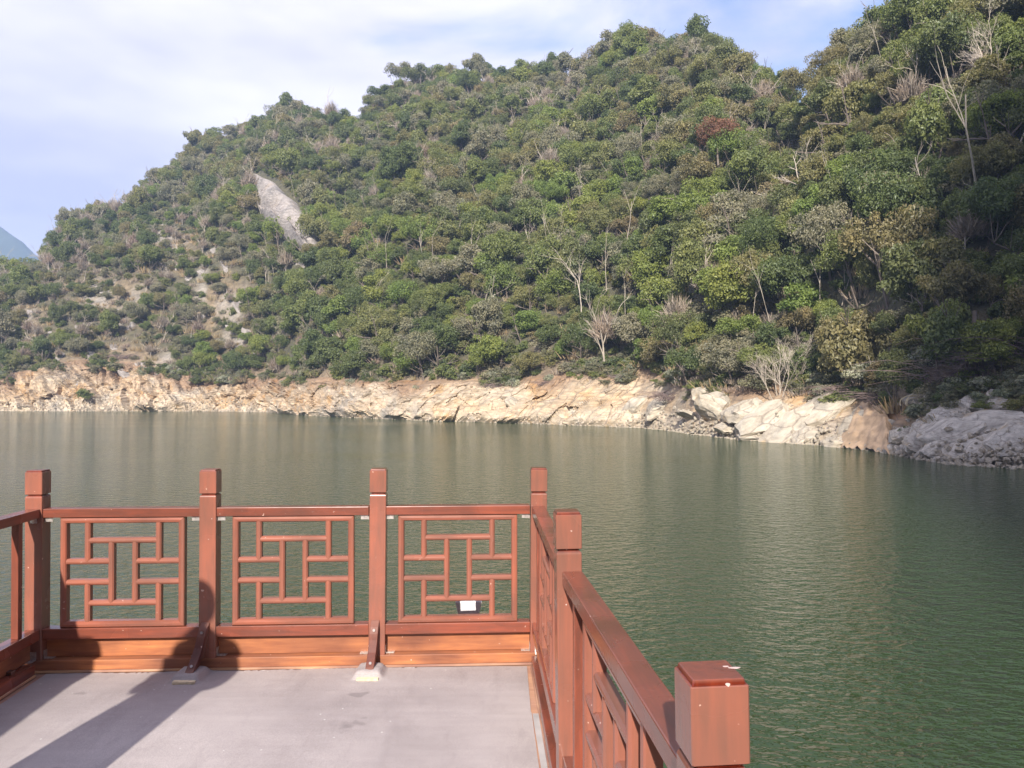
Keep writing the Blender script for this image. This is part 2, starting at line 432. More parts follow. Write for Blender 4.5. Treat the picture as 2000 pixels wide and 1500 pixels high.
LEAF = {
 'dark':   leaf_mat('dark_green_leaves', [(0, (0.105, 0.138, 0.052)), (0.5, (0.125, 0.155, 0.055)), (1, (0.150, 0.165, 0.068))]),
 'mid':    leaf_mat('mid_green_leaves', [(0, (0.150, 0.185, 0.062)), (0.5, (0.180, 0.205, 0.066)), (1, (0.210, 0.212, 0.088))]),
 'bright': leaf_mat('fresh_green_leaves', [(0, (0.170, 0.230, 0.060)), (1, (0.225, 0.245, 0.064))]),
 'olive':  leaf_mat('olive_leaves', [(0, (0.205, 0.205, 0.080)), (0.6, (0.215, 0.195, 0.090)), (1, (0.235, 0.190, 0.105))]),
 'dusty':  leaf_mat('dusty_grey_leaves', [(0, (0.200, 0.198, 0.125)), (1, (0.255, 0.238, 0.165))]),
 'twig':   leaf_mat('grey_brown_twigs', [(0, (0.225, 0.185, 0.150)), (0.6, (0.265, 0.222, 0.178)), (1, (0.235, 0.175, 0.140))], 0.05, 0.3),
 'silver': leaf_mat('silvery_leaves', [(0, (0.28, 0.30, 0.21)), (1, (0.35, 0.355, 0.28))]),
 'red':    leaf_mat('rust_red_leaves', [(0, (0.24, 0.125, 0.09)), (1, (0.26, 0.14, 0.095))]),
 'straw':  leaf_mat('dry_straw_grass', [(0, (0.31, 0.235, 0.14)), (0.6, (0.34, 0.26, 0.16)), (1, (0.28, 0.235, 0.14))], 0.15),
}
M_BARK = simple('grey_bark', (0.17, 0.135, 0.11), 0.9, 0, 0.35, 3, 0.02)
M_PALEBARK = simple('pale_bark', (0.42, 0.36, 0.29), 0.85, 0, 0.25, 3, 0.02)
M_DRYVINE = simple('dry_vine', (0.50, 0.42, 0.28), 0.8, 0, 0.2, 6)
M_BRUSH = simple('dark_brush_twigs', (0.16, 0.115, 0.105), 0.9, 0, 0.35, 2)

# ------------------------------------------------------------------ terrain functions (u = X/Y, Y = depth)
def I(xs, pts): return np.interp(xs, [p[0] for p in pts], [p[1] for p in pts])
SHORE = [(-2500, 230), (-900, 175), (0, 150), (400, 149), (520, 142), (600, 124), (700, 112), (850, 100), (1020, 93), (1100, 88), (1250, 81), (1300, 76), (1350, 69), (1450, 61), (1600, 55), (1690, 51), (1740, 47.5), (1800, 43.5), (1850, 41), (2000, 38.8), (2400, 34), (4000, 24)]
BANK = [(-2500, 6), (0, 7.0), (150, 10.5), (260, 10.0), (340, 7.8), (400, 6.8), (600, 6.3), (800, 5.4), (1000, 5.6), (1150, 6.3), (1230, 6.8), (1300, 5.6), (1350, 4.4), (1450, 4.3), (1600, 4.4), (1700, 3.0), (1760, 2.6), (1850, 4.0), (2000, 4.6), (4000, 4)]
SKY = [(-2500, 560), (-1200, 590), (-500, 575), (-150, 540), (0, 522), (65, 502), (90, 472), (110, 446), (135, 415), (200, 395), (260, 380), (310, 330), (350, 305), (370, 272), (430, 254), (475, 244), (510, 218), (550, 204), (620, 214), (672, 212), (695, 198), (715, 166), (760, 132), (820, 115), (870, 121), (915, 118), (995, 120), (1050, 110), (1140, 106), (1200, 80), (1280, 76), (1330, 70), (1380, 54), (1400, 62), (1430, 104), (1480, 108), (1500, 132), (1540, 150), (1572, 158), (1605, 90), (1650, 50), (1670, 28), (1700, 4), (1750, -20), (1850, -70), (2000, -130), (2400, -220), (4000, -250)]
SLOPE = [(-2500, 0.55), (0, 0.55), (150, 0.68), (400, 0.80), (700, 0.84), (1000, 0.82), (1380, 0.92), (1540, 0.90), (1590, 1.32), (1700, 1.45), (2000, 1.5), (4000, 1.5)]
TREE_H = 5.2
def cols(xs):
    rs, hb = I(xs, SHORE), I(xs, BANK)
    e, s = (HY - I(xs, SKY)) / F, I(xs, SLOPE)
    run = hb / I(xs, [(0, 1.0), (1300, 1.0), (1600, 0.75), (1740, 0.6), (2000, 0.7)])
    rb = rs + run
    zb = hb - HC
    rc = (s * rb - zb + TREE_H) / np.maximum(s - e, 0.2)
    zc = HC + e * rc - TREE_H
    return rs, hb, rb, rc, zc

def height(u, Y):
    u = np.asarray(u, float); Y = np.asarray(Y, float)
    xs = CX + F * u
    wob = 1.0
    rs, hb, rb, rc, zc = cols(xs)
    X = u * Y
    t = (Y - rb) / (rc - rb)
    tb = np.clip((Y - rs) / (rb - rs), 0, 1)
    z_bank = hb * (tb ** 0.85)
    tt = np.clip(t, 0, 1)
    g = tt + 0.10 * np.sin(np.pi * tt) * (1 - tt)
    z_hill = hb + (zc - hb) * g
    z_hill = np.where(t > 1, zc - 0.55 * (Y - rc), z_hill)
    z = np.where(Y < rb, z_bank, z_hill)
    amp = smooth(0.02, 0.35, t) * (0.35 + 0.65 * smooth(1.0, 0.75, t))
    sc = np.clip(Y / 150, 0.45, 1.2)
    spur = fbm(X / 34, Y / 60, octaves=3, seed=3)
    z = z + amp * sc * (4.6 * spur + 2.0 * fbm(X / 11, Y / 14, octaves=3, seed=9))
    # gullies seen in the photograph
    for gx, gw, gd in ((1500, 34, 3.6), (1835, 60, 5.0), (700, 45, 5.0), (1120, 40, 3.0)):
        z = z - amp * gd * np.exp(-((xs - gx) / gw) ** 2) * sc
    z = np.where(Y < rs, (Y - rs) * 0.8, z)
    z = np.where(Y > rs, np.maximum(z, 0.02 * (Y > rb)), z)
    return np.maximum(z, -4.0)

def to_px(X, Y, Z):
    return CX + F * X / Y, HY - F * (Z - HC) / Y

def ground_at(px, py):
    """walk a photo ray until it meets the hillside; returns a world point on the ground"""
    u = (px - CX) / F; k = (HY - py) / F
    Y = np.linspace(30, 420, 4000)
    z = height(np.full_like(Y, u), Y)
    ray = HC + k * Y
    hit = np.nonzero((z >= ray) & (Y > float(I(px, SHORE)) - 0.5))[0]
    if len(hit) == 0:
        i = int(np.argmin(np.abs(z - ray) + (z <= 0) * 100))
    else: i = hit[0]
    y = Y[i]
    return Vector((u * y, y, float(z[i])))

# ------------------------------------------------------------------ region masks in photo terms, evaluated on ground points
def blob(px, py, cx, cy, rx, ry, rot=0.0):
    a = R(rot); dx, dy = px - cx, py - cy
    x = dx * math.cos(a) + dy * math.sin(a); y = -dx * math.sin(a) + dy * math.cos(a)
    return np.exp(-((x / rx) ** 2 + (y / ry) ** 2))
def regions(px, py):
    wob = 22 * fbm(px / 60, py / 60, octaves=3, seed=40)
    x, y = px + wob, py + 0.7 * wob
    cliff = (blob(x, y, 556, 424, 48, 118, -38) > 0.42).astype(float)
    dry = np.maximum.reduce([blob(x, y, 340, 490, 55, 55), blob(x, y, 425, 590, 75, 85, -30), blob(x, y, 210, 590, 90, 70), blob(x, y, 470, 680, 45, 45), blob(x, y, 60, 640, 60, 60) * .8,
                             blob(x, y, 250, 700, 120, 40) , blob(x, y, 120, 560, 60, 40) * .7, blob(x, y, 1060, 690, 30, 40) * .8])
    return cliff, dry

# ------------------------------------------------------------------ hillside mesh
us = np.concatenate([np.linspace(-1.9, -0.72, 70, endpoint=False), np.linspace(-0.72, 0.72, 560), np.linspace(0.723, 1.9, 60)])
xs = CX + F * us
rs, hb, rb, rc, zc = cols(xs)
tt = np.concatenate([np.linspace(0, 1.0, 150), np.linspace(1.02, 1.9, 24)])
Yg = rb[None, :] + (rc - rb)[None, :] * tt[:, None]
Ug = np.broadcast_to(us[None, :], Yg.shape)
Zg = height(Ug, Yg)
P = np.stack([Ug * Yg, Yg, Zg], -1)
me = grid_mesh('hillside', P)
PX, PY = to_px(P[..., 0], P[..., 1], P[..., 2])
cl, dry = regions(PX, PY)
soil = np.array([0.085, 0.078, 0.045]); straw = np.array([0.200, 0.150, 0.092]); rockc = np.array([0.25, 0.22, 0.185])
d = np.clip(dry * 1.5 - 0.40 + 0.35 * fbm(P[..., 0] / 6, P[..., 2] / 6, octaves=3, seed=5), 0, 1)[..., None]
rk = np.clip(dry * 2.0 - 1.25 + 1.1 * fbm(P[..., 0] / 4 + 50, P[..., 2] / 9, octaves=3, seed=15), 0, 1)[..., None]
edge = np.clip(1 - (Yg - rb[None]) / 3.5, 0, 1)[..., None]
C = soil * (1 - d) + straw * d
C = C * (1 - rk) + rockc * rk
C = C * (1 - .8 * edge) + np.array([0.26, 0.19, 0.13]) * .8 * edge
set_col(me, 'Col', C.astype(np.float32))
tag(mesh_obj('hillside', me, mat=M_GROUND), kind='structure', label='steep forested hillside rising from the far shore of the lake')

# ------------------------------------------------------------------ rocky bank along the water
ub = np.concatenate([np.linspace(-1.3, -0.74, 160, endpoint=False), np.linspace(-0.74, 0.30, 1150, endpoint=False), np.linspace(0.30, 0.74, 650), np.linspace(0.742, 1.2, 100)])
xb = CX + F * ub
rs2, hb2, rb2, _, _ = cols(xb)
tv = np.concatenate([[-0.5, -0.2, -0.08], np.linspace(-0.02, 1.0, 54)])
Yb = rs2[None] + (rb2 - rs2)[None] * tv[:, None]
Ub = np.broadcast_to(ub[None], Yb.shape)
Zb = np.where(tv[:, None] >= 0, hb2[None] * np.maximum(tv, 0)[:, None] ** 0.85, tv[:, None] * 3)
XB = Ub * Yb
arc = XB
sc = np.clip(Yb / 95, 0.5, 1.5)
left = smooth(900, 640, xb)[None]
warp = 1.3 * fbm(XB / 9, Zb / 7, octaves=3, seed=60)
def saw(q): f = q - np.floor(q); return f
def blocks(rot, sa, sb, seed, wamp=.35):
    """angular blocks: random jittered cells stretched along the strata, each with its own offset and tilt"""
    ca, sb_ = math.cos(R(rot)), math.sin(R(rot))
    a = (XB * ca + Zb * 1.3 * sb_) / sa + wamp * fbm(XB / 3.5, Zb / 3, octaves=3, seed=seed + 9)
    b_ = (-XB * sb_ + Zb * 1.3 * ca + 0.35 * Yb) / sb + wamp * fbm(XB / 3, Zb / 2.5 + 7, octaves=3, seed=seed + 5)
    best = np.full(XB.shape, 9e9); val = np.zeros(XB.shape)
    ia, ib = np.floor(a), np.floor(b_); zz0 = np.zeros_like(ia)
    for i in (-1, 0, 1):
        for j in (-1, 0, 1):
            ja, jb = ia + i, ib + j
            pa = ja + .5 + .45 * H3(ja, jb, zz0, seed); pb = jb + .5 + .45 * H3(ja, jb, zz0, seed + 1)
            dd = (a - pa) ** 2 + (b_ - pb) ** 2
            v_ = H3(ja, jb, zz0, seed + 2) * .5 + (a - pa) * H3(ja, jb, zz0, seed + 3) * .7 + (b_ - pb) * (.55 + .5 * H3(ja, jb, zz0, seed + 4))
            m_ = dd < best; best = np.where(m_, dd, best); val = np.where(m_, v_, val)
    return val
def strata(sign, per, seed):
    q = (XB * 0.75 + sign * Zb * 1.0) / per + warp + 0.5 * fbm(XB / 20, Yb / 20, octaves=2, seed=seed)
    cell = np.floor(q)
    return saw(q) ** 1.3 * (0.45 + 0.55 * (H3(cell, cell * 0, cell * 0, seed) * .5 + .5))
A = strata(1.0, 3.4, 71) + 0.45 * strata(1.0, 1.3, 72)
B = strata(-1.2, 2.8, 73) + 0.45 * strata(-1.0, 1.1, 74)
A = blocks(-52, 5.5, 1.7, 200) + .4 * blocks(-46, 1.9, .7, 210)
B = blocks(38, 5.0, 1.7, 220) + .4 * blocks(44, 1.8, .65, 230)
D = left * A + (1 - left) * B
lump = np.abs(fbm(XB / 5.5, Zb / 3.5, Yb / 6, octaves=4, seed=80))
big = fbm(XB / 14, Zb / 14, octaves=2, seed=85)
mask = smooth(-0.1, 0.12, tv)[:, None] * (1 - 0.85 * smooth(0.86, 1.0, tv)[:, None])
push = (0.85 * D + 0.75 * lump + 1.6 * big - 0.1) * sc * mask
fade = smooth(1.0, 0.97, tv)[:, None]
Yb2 = Yb - push * fade
# move along the view-independent seaward direction (towards -Y)
Pb = np.stack([XB, Yb2, Zb + 0.35 * sc * mask * fade * fbm(XB / 2.5, Zb / 2, octaves=3, seed=90)], -1)
Pb[-1] = np.stack([ub * rb2, rb2, height(ub, rb2)], -1)
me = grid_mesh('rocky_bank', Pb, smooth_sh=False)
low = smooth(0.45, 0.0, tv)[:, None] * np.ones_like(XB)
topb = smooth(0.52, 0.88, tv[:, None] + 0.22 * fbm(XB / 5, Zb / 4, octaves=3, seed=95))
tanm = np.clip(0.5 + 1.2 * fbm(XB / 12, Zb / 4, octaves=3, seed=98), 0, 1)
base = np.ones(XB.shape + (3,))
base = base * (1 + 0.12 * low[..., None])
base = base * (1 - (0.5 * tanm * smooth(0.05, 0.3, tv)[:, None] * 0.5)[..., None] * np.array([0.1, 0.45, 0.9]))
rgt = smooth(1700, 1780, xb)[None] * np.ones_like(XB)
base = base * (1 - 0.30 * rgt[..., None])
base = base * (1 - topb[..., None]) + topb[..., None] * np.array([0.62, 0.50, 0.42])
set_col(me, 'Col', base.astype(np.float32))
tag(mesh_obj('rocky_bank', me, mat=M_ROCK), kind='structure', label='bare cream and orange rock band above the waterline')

# ------------------------------------------------------------------ water
me = np_mesh('water', np.array([[-1900, -1900, 0], [1900, -1900, 0], [1900, 1940, 0], [-1900, 1940, 0]]), np.array([[0, 1, 2, 3]]))
tag(mesh_obj('water', me, mat=M_WATER), kind='structure', label='calm green reservoir water with small ripples')

# ------------------------------------------------------------------ distant mountain
xx = np.linspace(-1700, 900, 260); yy = np.linspace(0, 1, 60)
SKF = [(-1700, 0.02), (-1350, 0.16), (-1150, 0.25), (-1040, 0.25), (-966, 0.224), (-909, 0.191), (-885, 0.177), (-800, 0.125), (-500, 0.08), (900, 0.05)]
crest = I(xx, SKF) * 1450
XX, TT = np.meshgrid(xx, yy)
YY = 1050 + TT * 700
prof = np.interp(TT, [0, 0.57, 1], [0, 1, 0.3])
ZZ = prof * crest[None] + 9 * prof * fbm(XX / 70, YY / 90, octaves=5, seed=120) + 3 * prof * fbm(XX / 14, YY / 14, octaves=2, seed=121) - 2
me = grid_mesh('distant_mountain', np.stack([XX, YY, ZZ], -1))
set_col(me, 'Col', np.ones(XX.shape + (3,)) * np.array([0.055, 0.075, 0.045]))
tag(mesh_obj('distant_mountain', me, mat=M_GROUND), kind='structure', label='hazy blue mountain far behind the left ridge')

# hill on the near shore, behind the viewer: it shades the right end of the far bank
xx = np.linspace(-260, 330, 150); yy = np.linspace(-420, -45, 90)
HX = [(-260, 5), (-120, 22), (-64, 34), (-29, 58), (-20, 74), (-12, 95), (-5, 114), (-2, 126), (4, 146), (10, 158), (21, 162), (80, 165), (330, 160)]
XX, YY = np.meshgrid(xx, yy)
prof = np.interp(YY, [-420, -150, -60, -45], [0.35, 1, 0.03, -0.02])
ZZ = prof * I(xx, HX)[None] + 2.0 * fbm(XX / 12, YY / 12, octaves=4, seed=130) * np.clip(prof * 4, 0, 1)
me = grid_mesh('near_shore_hill', np.stack([XX, YY, ZZ], -1))
set_col(me, 'Col', np.ones(XX.shape + (3,)) * np.array([0.06, 0.075, 0.04]))
tag(mesh_obj('near_shore_hill', me, mat=M_GROUND), kind='structure', label='steep wooded hill on the near shore behind the deck')

# ------------------------------------------------------------------ plant prototypes (meshes)
def leaf_quads(c, n, size, elong=1.7, rg=rng):
    """c (k,3) centres, n (k,3) normals, size (k,) -> V,F of rhombic leaves"""
    k = len(c)
    a = rg.normal(size=(k, 3)); a -= (a * n).sum(1)[:, None] * n
    a /= np.linalg.norm(a, axis=1)[:, None] + 1e-9
    b = np.cross(n, a)
    s = size[:, None]
    bend = n * s * 0.25
    V = np.stack([c - a * s * elong * .5 - bend, c + b * s * .5, c + a * s * elong * .5 - bend, c - b * s * .5], 1).reshape(-1, 3)
    Fc = np.arange(4 * k).reshape(k, 4)
    return V, Fc

def crown_geo(seed, clumps=26, per=90, flat=0.72, leaf=0.105, spread=1.0):
    """leaf clumps of very different size gathered into an uneven, lopsided crown"""
    rg = np.random.default_rng(seed)
    C, Nn, Sz = [], [], []
    lobes = [(rg.normal() * .28 * spread, rg.normal() * .28 * spread, rg.uniform(-.15, .35), rg.uniform(.42, .72)) for _ in range(4)]
    for i in range(clumps):
        lx, ly, lz, lr = lobes[i % 4]
        th = rg.uniform(0, 2 * math.pi); zz = rg.uniform(-0.55, 1.0); rr = math.sqrt(max(0, 1 - zz * zz))
        rad = lr * rg.uniform(0.55, 1.15)
        ctr = np.array([lx + math.cos(th) * rr * rad, ly + math.sin(th) * rr * rad, (lz + zz * rad) * flat])
        cr_ = rg.choice([0.13, 0.19, 0.26, 0.34]) * rg.uniform(.85, 1.15)
        k = int(per * (cr_ / .24) ** 2)
        d = rg.normal(size=(k, 3)); d[:, 2] = d[:, 2] * 0.8 + 0.25
        d /= np.linalg.norm(d, axis=1)[:, None]
        p = ctr + d * cr_ * (rg.uniform(0.3, 1.0, (k, 1)) ** .5 + np.abs(rg.normal(size=(k, 1))) * .14) * np.array([1.1, 1.1, 0.75])
        n = d * .9 + rg.normal(size=(k, 3)) * 0.6 + np.array([0, 0, 0.30])
        n /= np.linalg.norm(n, axis=1)[:, None]
        C.append(p); Nn.append(n); Sz.append(rg.uniform(0.6, 1.35, k) * leaf)
    V, Fc = leaf_quads(np.concatenate(C), np.concatenate(Nn), np.concatenate(Sz), rg=rg)
    V[:, 2] += 1.45
    return V, Fc

def tube(path, radii, sides=5):
    """path (n,3), radii (n,) -> V,F quads"""
    path = np.asarray(path, float); n = len(path)
    tan = np.gradient(path, axis=0); tan /= np.linalg.norm(tan, axis=1)[:, None] + 1e-9
    ref = np.array([0.31, 0.17, 0.93]) if abs(tan[0, 2]) < 0.9 else np.array([1.0, 0.1, 0])
    a = np.cross(tan, ref); a /= np.linalg.norm(a, axis=1)[:, None] + 1e-9
    b = np.cross(tan, a)
    ang = np.arange(sides) / sides * 2 * math.pi
    V = path[:, None] + radii[:, None, None] * (np.cos(ang)[None, :, None] * a[:, None] + np.sin(ang)[None, :, None] * b[:, None])
    i = np.arange(n * sides).reshape(n, sides)
    q = np.stack([i[:-1], np.roll(i[:-1], -1, 1), np.roll(i[1:], -1, 1), i[1:]], -1).reshape(-1, 4)
    return V.reshape(-1, 3), q

def join(parts):
    V, Fc, o = [], [], 0
    for v, f in parts:
        V.append(v); Fc.append(f + o); o += len(v)
    return np.concatenate(V), np.concatenate(Fc)

def branchy(seed, h=1.5, r=0.06, levels=3, kids=3, spread=0.7, trunks=1, lean=0.1, start=0.35, sides=5, gnarl=0.12):
    rg = np.random.default_rng(seed); parts = []
    def grow(p, d, ln, rad, lv):
        n = 5; pts = [p]; dd = d.copy()
        for i in range(n - 1):
            dd = dd + rg.normal(size=3) * gnarl; dd /= np.linalg.norm(dd)
            pts.append(pts[-1] + dd * ln / (n - 1))
        pts = np.array(pts)
        parts.append(tube(pts, np.linspace(rad, rad * 0.45, n), sides if lv == 0 else max(3, sides - 1 - lv // 2)))
        if lv >= levels: return
        for k in range(kids + (lv > 0)):
            f = rg.uniform(start if lv == 0 else 0.25, 1.0)
            q = pts[min(n - 1, int(f * (n - 1) + .5))]
            nd = dd + rg.normal(size=3) * spread; nd[2] = abs(nd[2]) * 0.8 + 0.25; nd /= np.linalg.norm(nd)
            grow(q, nd, ln * rg.uniform(0.45, 0.68), rad * 0.5, lv + 1)
    for t in range(trunks):
        d = np.array([rg.normal() * lean, rg.normal() * lean, 1.0]); d /= np.linalg.norm(d)
        grow(np.array([rg.normal() * .04 * (trunks > 1), rg.normal() * .04 * (trunks > 1), -0.35]), d, h + 0.35, r, 0)
    return join(parts)

def twig_crown(seed, n=700):
    rg = np.random.default_rng(seed)
    d = rg.normal(size=(n, 3)); d[:, 2] = np.abs(d[:, 2]) * 0.9 - 0.1; d /= np.linalg.norm(d, axis=1)[:, None]
    p0 = d * rg.uniform(0.1, 0.7, (n, 1)) * np.array([0.75, 0.75, 0.9]); p0[:, 2] += 1.2
    dirn = d * 0.6 + rg.normal(size=(n, 3)) * 0.45 + np.array([0, 0, 0.75]); dirn /= np.linalg.norm(dirn, axis=1)[:, None]
    ln = rg.uniform(0.18, 0.5, (n, 1))
    side = np.cross(dirn, rg.normal(size=(n, 3))); side /= np.linalg.norm(side, axis=1)[:, None]
    w = rg.uniform(0.008, 0.020, (n, 1))
    V = np.stack([p0 - side * w, p0 + side * w, p0 + dirn * ln + side * w * .3, p0 + dirn * ln - side * w * .3], 1).reshape(-1, 3)
    return V, np.arange(4 * n).reshape(n, 4)

def tuft_geo(seed, n=70):
    rg = np.random.default_rng(seed)
    p0 = np.concatenate([rg.normal(size=(n, 2)) * 0.32, np.full((n, 1), -0.15)], 1)
    dirn = np.concatenate([p0[:, :2] * 0.9 + rg.normal(size=(n, 2)) * .25, np.ones((n, 1))], 1); dirn /= np.linalg.norm(dirn, axis=1)[:, None]
    ln = rg.uniform(0.4, 0.95, (n, 1)); side = np.cross(dirn, rg.normal(size=(n, 3))); side /= np.linalg.norm(side, axis=1)[:, None]
    w = 0.045
    V = np.stack([p0 - side * w, p0 + side * w, p0 + dirn * ln + side * w * .3, p0 + dirn * ln - side * w * .3], 1).reshape(-1, 3)
    return V, np.arange(4 * n).reshape(n, 4)

NV = 7
CROWNS = [crown_geo(100 + i, clumps=[44, 50, 40, 46, 42, 48, 38][i], per=120, flat=[0.85, 0.65, 1.15, 0.95, 1.35, .75, 1.0][i], leaf=[.058, .050, .062, .054, .060, .046, .066][i], spread=[1, 1.3, .7, 1, .7, 1.4, 1.1][i]) for i in range(NV)]
TRUNKS = [branchy(200 + i, 1.45, 0.055, 2, 3, 0.75) for i in range(NV)]
TWIGS = [twig_crown(300 + i) for i in range(3)]
TWTR = [branchy(320 + i, 1.5, 0.045, 3, 3, 0.55) for i in range(3)]
SHRUBS = [(lambda v, f: (v - np.array([0, 0, 1.15]), f))(*crown_geo(400 + i, clumps=24, per=60, flat=0.75, leaf=0.085)) for i in range(3)]
TUFTS = [tuft_geo(430 + i) for i in range(2)]

_mc = {}
def pmesh(kind, part, v):
    """shared mesh for a crown / trunk of a kind"""
    key = (kind, part, v)
    if key in _mc: return _mc[key]
    if part == 'crown': g = TWIGS[v % 3] if kind == 'twig' else CROWNS[v % NV]
    elif part == 'trunk': g = TWTR[v % 3] if kind == 'twig' else TRUNKS[v % NV]
    elif part == 'shrub': g = SHRUBS[v % 3]
    elif part == 'tuft': g = TUFTS[v % 2]
    me = np_mesh(part, *g)
    me.materials.append({'trunk': M_PALEBARK if kind == 'twig' else M_BARK}.get(part, LEAF[kind]))
    _mc[key] = me
    return me

def both_mesh(kind, v):
    c = TWIGS[v % 3] if kind == 'twig' else CROWNS[v % NV]
    t_ = TWTR[v % 3] if kind == 'twig' else TRUNKS[v % NV]
    V, Fc = join([c, t_])
    me = np_mesh('tree', V, Fc)
    me.materials.append(LEAF[kind]); me.materials.append(M_PALEBARK if kind == 'twig' else M_BARK)
    mi = np.zeros(len(Fc), np.int32); mi[len(c[1]):] = 1
    me.polygons.foreach_set('material_index', mi)
    return me

# ------------------------------------------------------------------ scatter trees over the slope
def poisson(n_try, umin, umax, spacing_fn, seed):
    rg = np.random.default_rng(seed)
    u = rg.uniform(umin, umax, n_try)
    rs, hb, rb, rc, zc = cols(CX + F * u)
    lo, hi = rb - 0.4, rc + 10
    Y = np.sqrt(rg.uniform(0, 1, n_try) * (hi ** 2 - lo ** 2) + lo ** 2)
    keep = rg.uniform(0, 1, n_try) < (hi ** 2 - lo ** 2) / (hi ** 2 - lo ** 2).max()
    u, Y = u[keep], Y[keep]
    X = u * Y; Z = height(u, Y)
    px, py = to_px(X, Y, Z)
    sp = spacing_fn(px, py, Y)
    cell = {}
    G = 3.0; out = []
    for i in range(len(X)):
        s = sp[i]
        if s <= 0: continue
        gx, gy = int(X[i] // G), int(Y[i] // G); ok = True
        rr = int(math.ceil(s / G))
        for a in range(gx - rr, gx + rr + 1):
            for b_ in range(gy - rr, gy + rr + 1):
                for (qx, qy) in cell.get((a, b_), ()):
                    if (qx - X[i]) ** 2 + (qy - Y[i]) ** 2 < s * s: ok = False; break
                if not ok: break
            if not ok: break
        if ok:
            cell.setdefault((gx, gy), []).append((X[i], Y[i])); out.append(i)
    o = np.array(out)
    return X[o], Y[o], Z[o], px[o], py[o]

def sp_tree(px, py, Y):
    cl, dry = regions(px, py)
    base = np.interp(Y, [40, 80, 150, 300], [1.45, 1.9, 2.15, 2.6])
    s = base * (1 + 0.55 * np.clip(dry * 1.5 - 0.3, 0, 1))
    s = np.where(px < 330, s * 1.12, s)
    return np.where(cl > 0.5, 0, s)
tx, ty, tz, tpx, tpy = poisson(110000, -0.98, 0.98, sp_tree, 21)
n = len(tx)
scale = np.interp(ty, [40, 70, 130, 300], [1.7, 2.05, 2.25, 2.7]) * rng.choice([0.62, 0.8, 0.95, 1.1, 1.3], n) * rng.uniform(0.9, 1.12, n)
_, dryt = regions(tpx, tpy)
sink = rng.uniform(0.15, 0.75, n)
scale *= (1 - 0.36 * np.clip(dryt * 1.5, 0, 1))
# pick kinds: patches of similar green, browner and greyer towards the top and the left
k1 = fbm(tx / 26, ty / 30, octaves=3, seed=77); k2 = rng.uniform(0, 1, n)
hi_ = smooth(520, 150, tpy); lf = smooth(620, 200, tpx)
kinds = []
for i in range(n):
    w = {'dark': 0.30 + 0.25 * max(0, -k1[i]), 'mid': 0.34, 'bright': (0.30 + 0.35 * max(0, k1[i])) * (1 - 0.85 * hi_[i]) * (1 - .75 * lf[i]),
         'olive': 0.12 + 0.20 * hi_[i], 'dusty': 0.10 + 0.24 * hi_[i] + 0.25 * lf[i], 'twig': 0.07 + 0.17 * hi_[i] + 0.32 * lf[i]}
    if tpx[i] > 1480: w['olive'] += 0.12; w['dusty'] *= .5; w['bright'] *= .7; w['twig'] *= .3
    tot = sum(w.values()); q = k2[i] * tot
    for kk, ww in w.items():
        q -= ww
        if q <= 0: break
    kinds.append(kk)
kinds = np.array(kinds)
show = scale / ty * ((tpx > -60) & (tpx < 2060) & (tpy > -90))
isT = kinds == 'twig'
ordT = [i for i in np.argsort(-show) if not isT[i] and show[i] > 0]
ordB = [i for i in np.argsort(-show) if isT[i] and show[i] > 0]
solo = set(ordT[:300]) | set(ordB[:120])

def where_words(px, py):
    for lim, w in ((1830, 'in the shaded gully at right'), (1700, 'left of the shaded gully'), (1560, 'on the near right spur'), (1440, 'below the skyline notch'), (1250, 'below the main summit'),
                   (1070, 'right of the middle bank'), (900, 'above the middle bank'), (760, 'near the slope centre'), (640, 'right of the pale cliff'), (500, 'beside the pale cliff'), (330, 'left of the pale cliff'), (160, 'over the dry shoulder')):
        if px > lim: return w
    return 'at the far left'
def band_words(py):
    return 'low down' if py > 640 else 'lower down' if py > 540 else ('midway up' if py > 400 else ('fairly high' if py > 250 else 'high up'))
KW = {'dark': 'dark green', 'mid': 'mid green', 'bright': 'fresh green', 'olive': 'yellowish olive', 'dusty': 'dusty grey-green', 'twig': 'leafless grey-brown', 'silver': 'silvery', 'red': 'rust red'}
FORM = ['domed', 'flat-topped', 'tall-crowned', 'rounded', 'bushy upright', 'spreading', 'ragged-topped']
TFORM = ['vase-shaped', 'fan-shaped', 'ragged']
def place_tree(kind, X, Y, Z, s, rz, v, label=None, group=None, name=None):
    e = empty(name or ('bare_tree' if kind == 'twig' else 'broadleaf_tree'), (X, Y, Z), rz)
    e.scale = (s, s, s * random.uniform(0.95, 1.4))
    mesh_obj('trunk', pmesh(kind, 'trunk', v), e)
    mesh_obj('crown', pmesh(kind, 'crown', v), e)
    return tag(e, label, 'tree', group)
todo = []
for i in sorted(solo):
    kd = kinds[i]; px, py = tpx[i], tpy[i]; v = int(rng.integers(0, NV))
    size = 'small' if scale[i] < 1.6 else ('large' if scale[i] > 2.15 else 'middling')
    fm = TFORM[v % 3] if kd == 'twig' else FORM[v]
    todo.append((i, v, f"{size} {fm} {KW[kd]} tree {band_words(py)} {where_words(px, py)}"))
cnt = {}
for _, _, lab in todo: cnt[lab] = cnt.get(lab, 0) + 1
for i, v, lab in todo:
    kd = kinds[i]
    grp = lab.replace(' tree ', ' trees ') if cnt[lab] > 1 else f"{KW[kd]} trees on the far slope"
    place_tree(kd, tx[i], ty[i], tz[i] - .2 - sink[i] * scale[i], scale[i], rng.uniform(0, 6.28), v, lab, grp)

